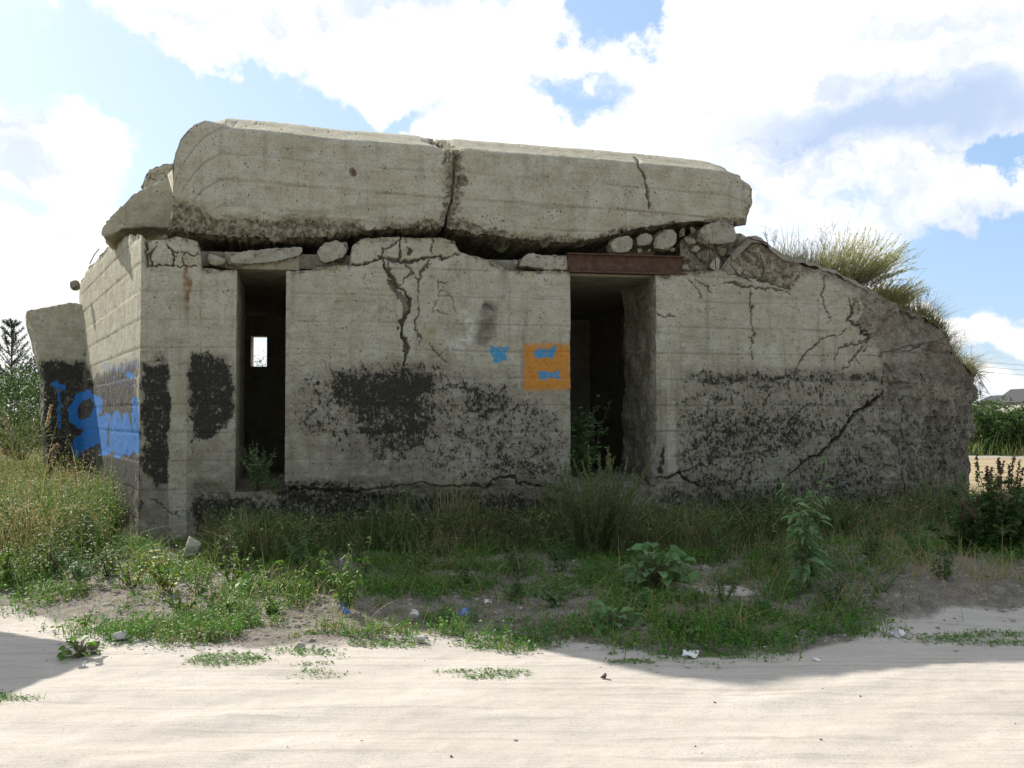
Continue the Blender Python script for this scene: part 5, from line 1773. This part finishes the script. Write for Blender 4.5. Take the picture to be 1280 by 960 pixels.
for px in (1100, 1600):
    p = px_y(px, 440, 95)
    a = Acc(); a.tube(np.array([[p[0], 95.2, 0], [p[0], 95.2, 8.6]]) - b0, .14, .10, 8); a.box(np.array([p[0], 95.1, 6.9]) - b0, (1.6, .1, .12)); a.build("pole", BARK, o)

# ------------------------------------------------------------------ stones and litter
def ground_rock(px, py, size, seed, label, mat, cat="stone", group=None, name="stone", sink=.12):
    p = px_ground(px, py)
    V, Fq = rock(p, np.asarray(size) * 1.35, seed)
    o = link(name, mesh(name, V, [Fq], None, True, mat))
    o.location = (p[0], p[1], p[2] + size[2] * (.5 - sink))
    o.rotation_euler = (0, 0, seed % 7)
    return tag(o, label, cat, group)


ground_rock(152, 800, (.22, .16, .11), 1001, "large flat white stone at the road edge on the left", STONE)
ground_rock(115, 812, (.12, .10, .08), 1002, "grey stone in the shadow left of the white stone", DARKSTONE)
ground_rock(515, 777, (.12, .10, .12), 1003, "upright white broken lump on the grey dirt below the orange square", STONE)
ground_rock(525, 803, (.14, .08, .05), 1004, "flat pale shard lying near the sunlit road edge", STONE)
ground_rock(755, 848, (.075, .06, .05), 1005, "single brown stone on the bright sand beside the shadow", DARKSTONE)
ground_rock(868, 742, (.22, .16, .05), 1006, "flat sand-coloured slab beside the round mound of leaves", STONE)
ground_rock(240, 702, (.42, .34, .30), 1007, "half buried rounded concrete lump at the bunker's left foot", CONC, "concrete lump")
ground_rock(860, 834, (.05, .04, .03), 1008, "small pale stone in the shaded sand near the road edge", STONE)
ground_rock(1115, 768, (.07, .06, .05), 1009, "white pebble halfway up the bare bank", STONE)
# loose clods and grit, too many to count
P_ = scatter(9000, -6.5, 7, 4.2, 11.5, lambda x, y: (wall_v(x, y)[0] > .2) * np.clip(ss(y - np.interp(x, EDGE[:, 0], EDGE[:, 1]), -.5, .5) * ss(fbm(p3(x, y), .5, 871, 3), -.35, .4) + .012, 0, 1))
gr = (1 + 5 ** .5) / 2
tm = np.array([[-1, gr, 0], [1, gr, 0], [-1, -gr, 0], [1, -gr, 0], [0, -1, gr], [0, 1, gr], [0, -1, -gr], [0, 1, -gr], [gr, 0, -1], [gr, 0, 1], [-gr, 0, -1], [-gr, 0, 1]]) / 1.9
sz = rng.gamma(1.6, .0055, len(P_))[:, None, None] + .002
sz = sz * (.45 + .55 * ss(P_[:, 1] - np.interp(P_[:, 0], EDGE[:, 0], EDGE[:, 1]), -.6, .2))[:, None, None]
Vv = P_[:, None] + UP * .003 + tm[None] * np.array([1, 1, .65]) * sz * rng.uniform(.75, 1.2, (len(P_), 12, 3))
ft = np.array([[0, 11, 5], [0, 5, 1], [0, 1, 7], [0, 7, 10], [0, 10, 11], [1, 5, 9], [5, 11, 4], [11, 10, 2], [10, 7, 6], [7, 1, 8], [3, 9, 4], [3, 4, 2], [3, 2, 6], [3, 6, 8], [3, 8, 9], [4, 9, 5], [2, 4, 11], [6, 2, 10], [8, 6, 7], [9, 8, 1]])
a = Acc(); a.add(Vv.reshape(-1, 3), F3=(np.arange(len(P_))[:, None, None] * 12 + ft[None]).reshape(-1, 3))
CLOD = simple_mat("dry_clod", (.38, .34, .285), (.19, .16, .13), 9, .95, .3)
tag(a.build("gravel", CLOD, None, False), kind='stuff')
rp = np.random.default_rng(5)
for k in range(14):
    px, py = rp.uniform(20, 1270), rp.uniform(820, 950)
    s = rp.uniform(.009, .02)
    ground_rock(px, py, (s * 1.3, s, s * .7), 1100 + k, "small brown pebble lying loose on the sand road", DARKSTONE, "pebble", "pebbles on the sand road", "pebble", .2)
for k in range(34):
    px, py = rp.uniform(470, 1240), rp.uniform(738, 815)
    s = rp.uniform(.015, .045)
    ground_rock(px, py, (s * 1.3, s, s * .8), 1200 + k, "small pale stone on the shaded verge between road and bunker", STONE, "pebble", "pale stones on the verge", "pebble", .2)


def scrap(px, py, w_, l_, seed, label, mat, cat="litter", up=.03):
    rr = np.random.default_rng(seed)
    p = px_ground(px, py)
    n = 9
    u, v = np.meshgrid(np.linspace(-.5, .5, n), np.linspace(-.5, .5, n), indexing='ij')
    q = np.stack([u.ravel() * w_, v.ravel() * l_, 0 * u.ravel()], 1)
    q[:, 2] = up * (1 + 1.2 * fbm(q + seed, w_ * .6, seed, 3))
    q[:, :2] += .15 * w_ * np.stack([fbm(q + 9, w_ * .5, seed + 1, 2), fbm(q + 5, w_ * .5, seed + 2, 2)], 1)
    o = link("litter", mesh("litter", q, [grid_faces(n, n)], None, True, mat))
    md = o.modifiers.new("thick", 'SOLIDIFY'); md.thickness = .003
    o.location = (p[0], p[1], p[2] + .004); o.rotation_euler = (0, 0, rr.uniform(0, 6))
    return tag(o, label, cat)


scrap(432, 764, .10, .07, 31, "crumpled blue and white wrapper below the sunlit weed", BLUEWRAP, up=.05)
scrap(864, 822, .12, .08, 32, "white paper scrap at the edge of the shadow on the sand", PAPER)
scrap(577, 770, .10, .09, 33, "bluish scrap of plastic on the grey dirt mound", BLUEWRAP)
scrap(610, 758, .05, .05, 34, "tiny white scrap on the grey dirt above the plastic", PAPER)
scrap(1020, 826, .05, .03, 35, "small flat white chip on the bright sand near the right", PAPER, up=.01)
scrap(1128, 760, .06, .06, 36, "thin white scrap beside the pebble on the bare bank", PAPER)

# unseen shadow caster added on the left, shaped for its shadow on the road
a = Acc()
tip = px_ground(126, 817)
k = 4.4
cpos = tip + SUN * k
hb = cpos[2]
o = empty("shadow_caster", (cpos[0] - .9, cpos[1] + .6, gz(cpos[0], cpos[1])), "unseen shadow caster added beyond the left edge of the view, its shadow across the road", "concrete block")
b0 = np.array(o.location)
for nm, pl, za, zb in (("caster_cap", [[0, 0], [-2.6, 1.40], [-3.0, -.9], [-.17, -1.35]], hb - .22, hb), ("caster_body", [[-.95, .15], [-2.3, .95], [-2.5, -.6], [-1.0, -.7]], gz(cpos[0], cpos[1]) - .1, hb - .223)):
    a = Acc()
    pts = np.array([[cpos[0] + x, cpos[1] + y] for x, y in pl])
    Vv = np.vstack([np.column_stack([pts, np.full(4, za)]), np.column_stack([pts, np.full(4, zb)])]) - b0
    a.add(Vv, F4=[[0, 3, 2, 1], [7, 4, 5, 6], [0, 1, 5, 4], [1, 2, 6, 5], [2, 3, 7, 6], [3, 0, 4, 7]])
    a.build(nm, CONC, o, False)
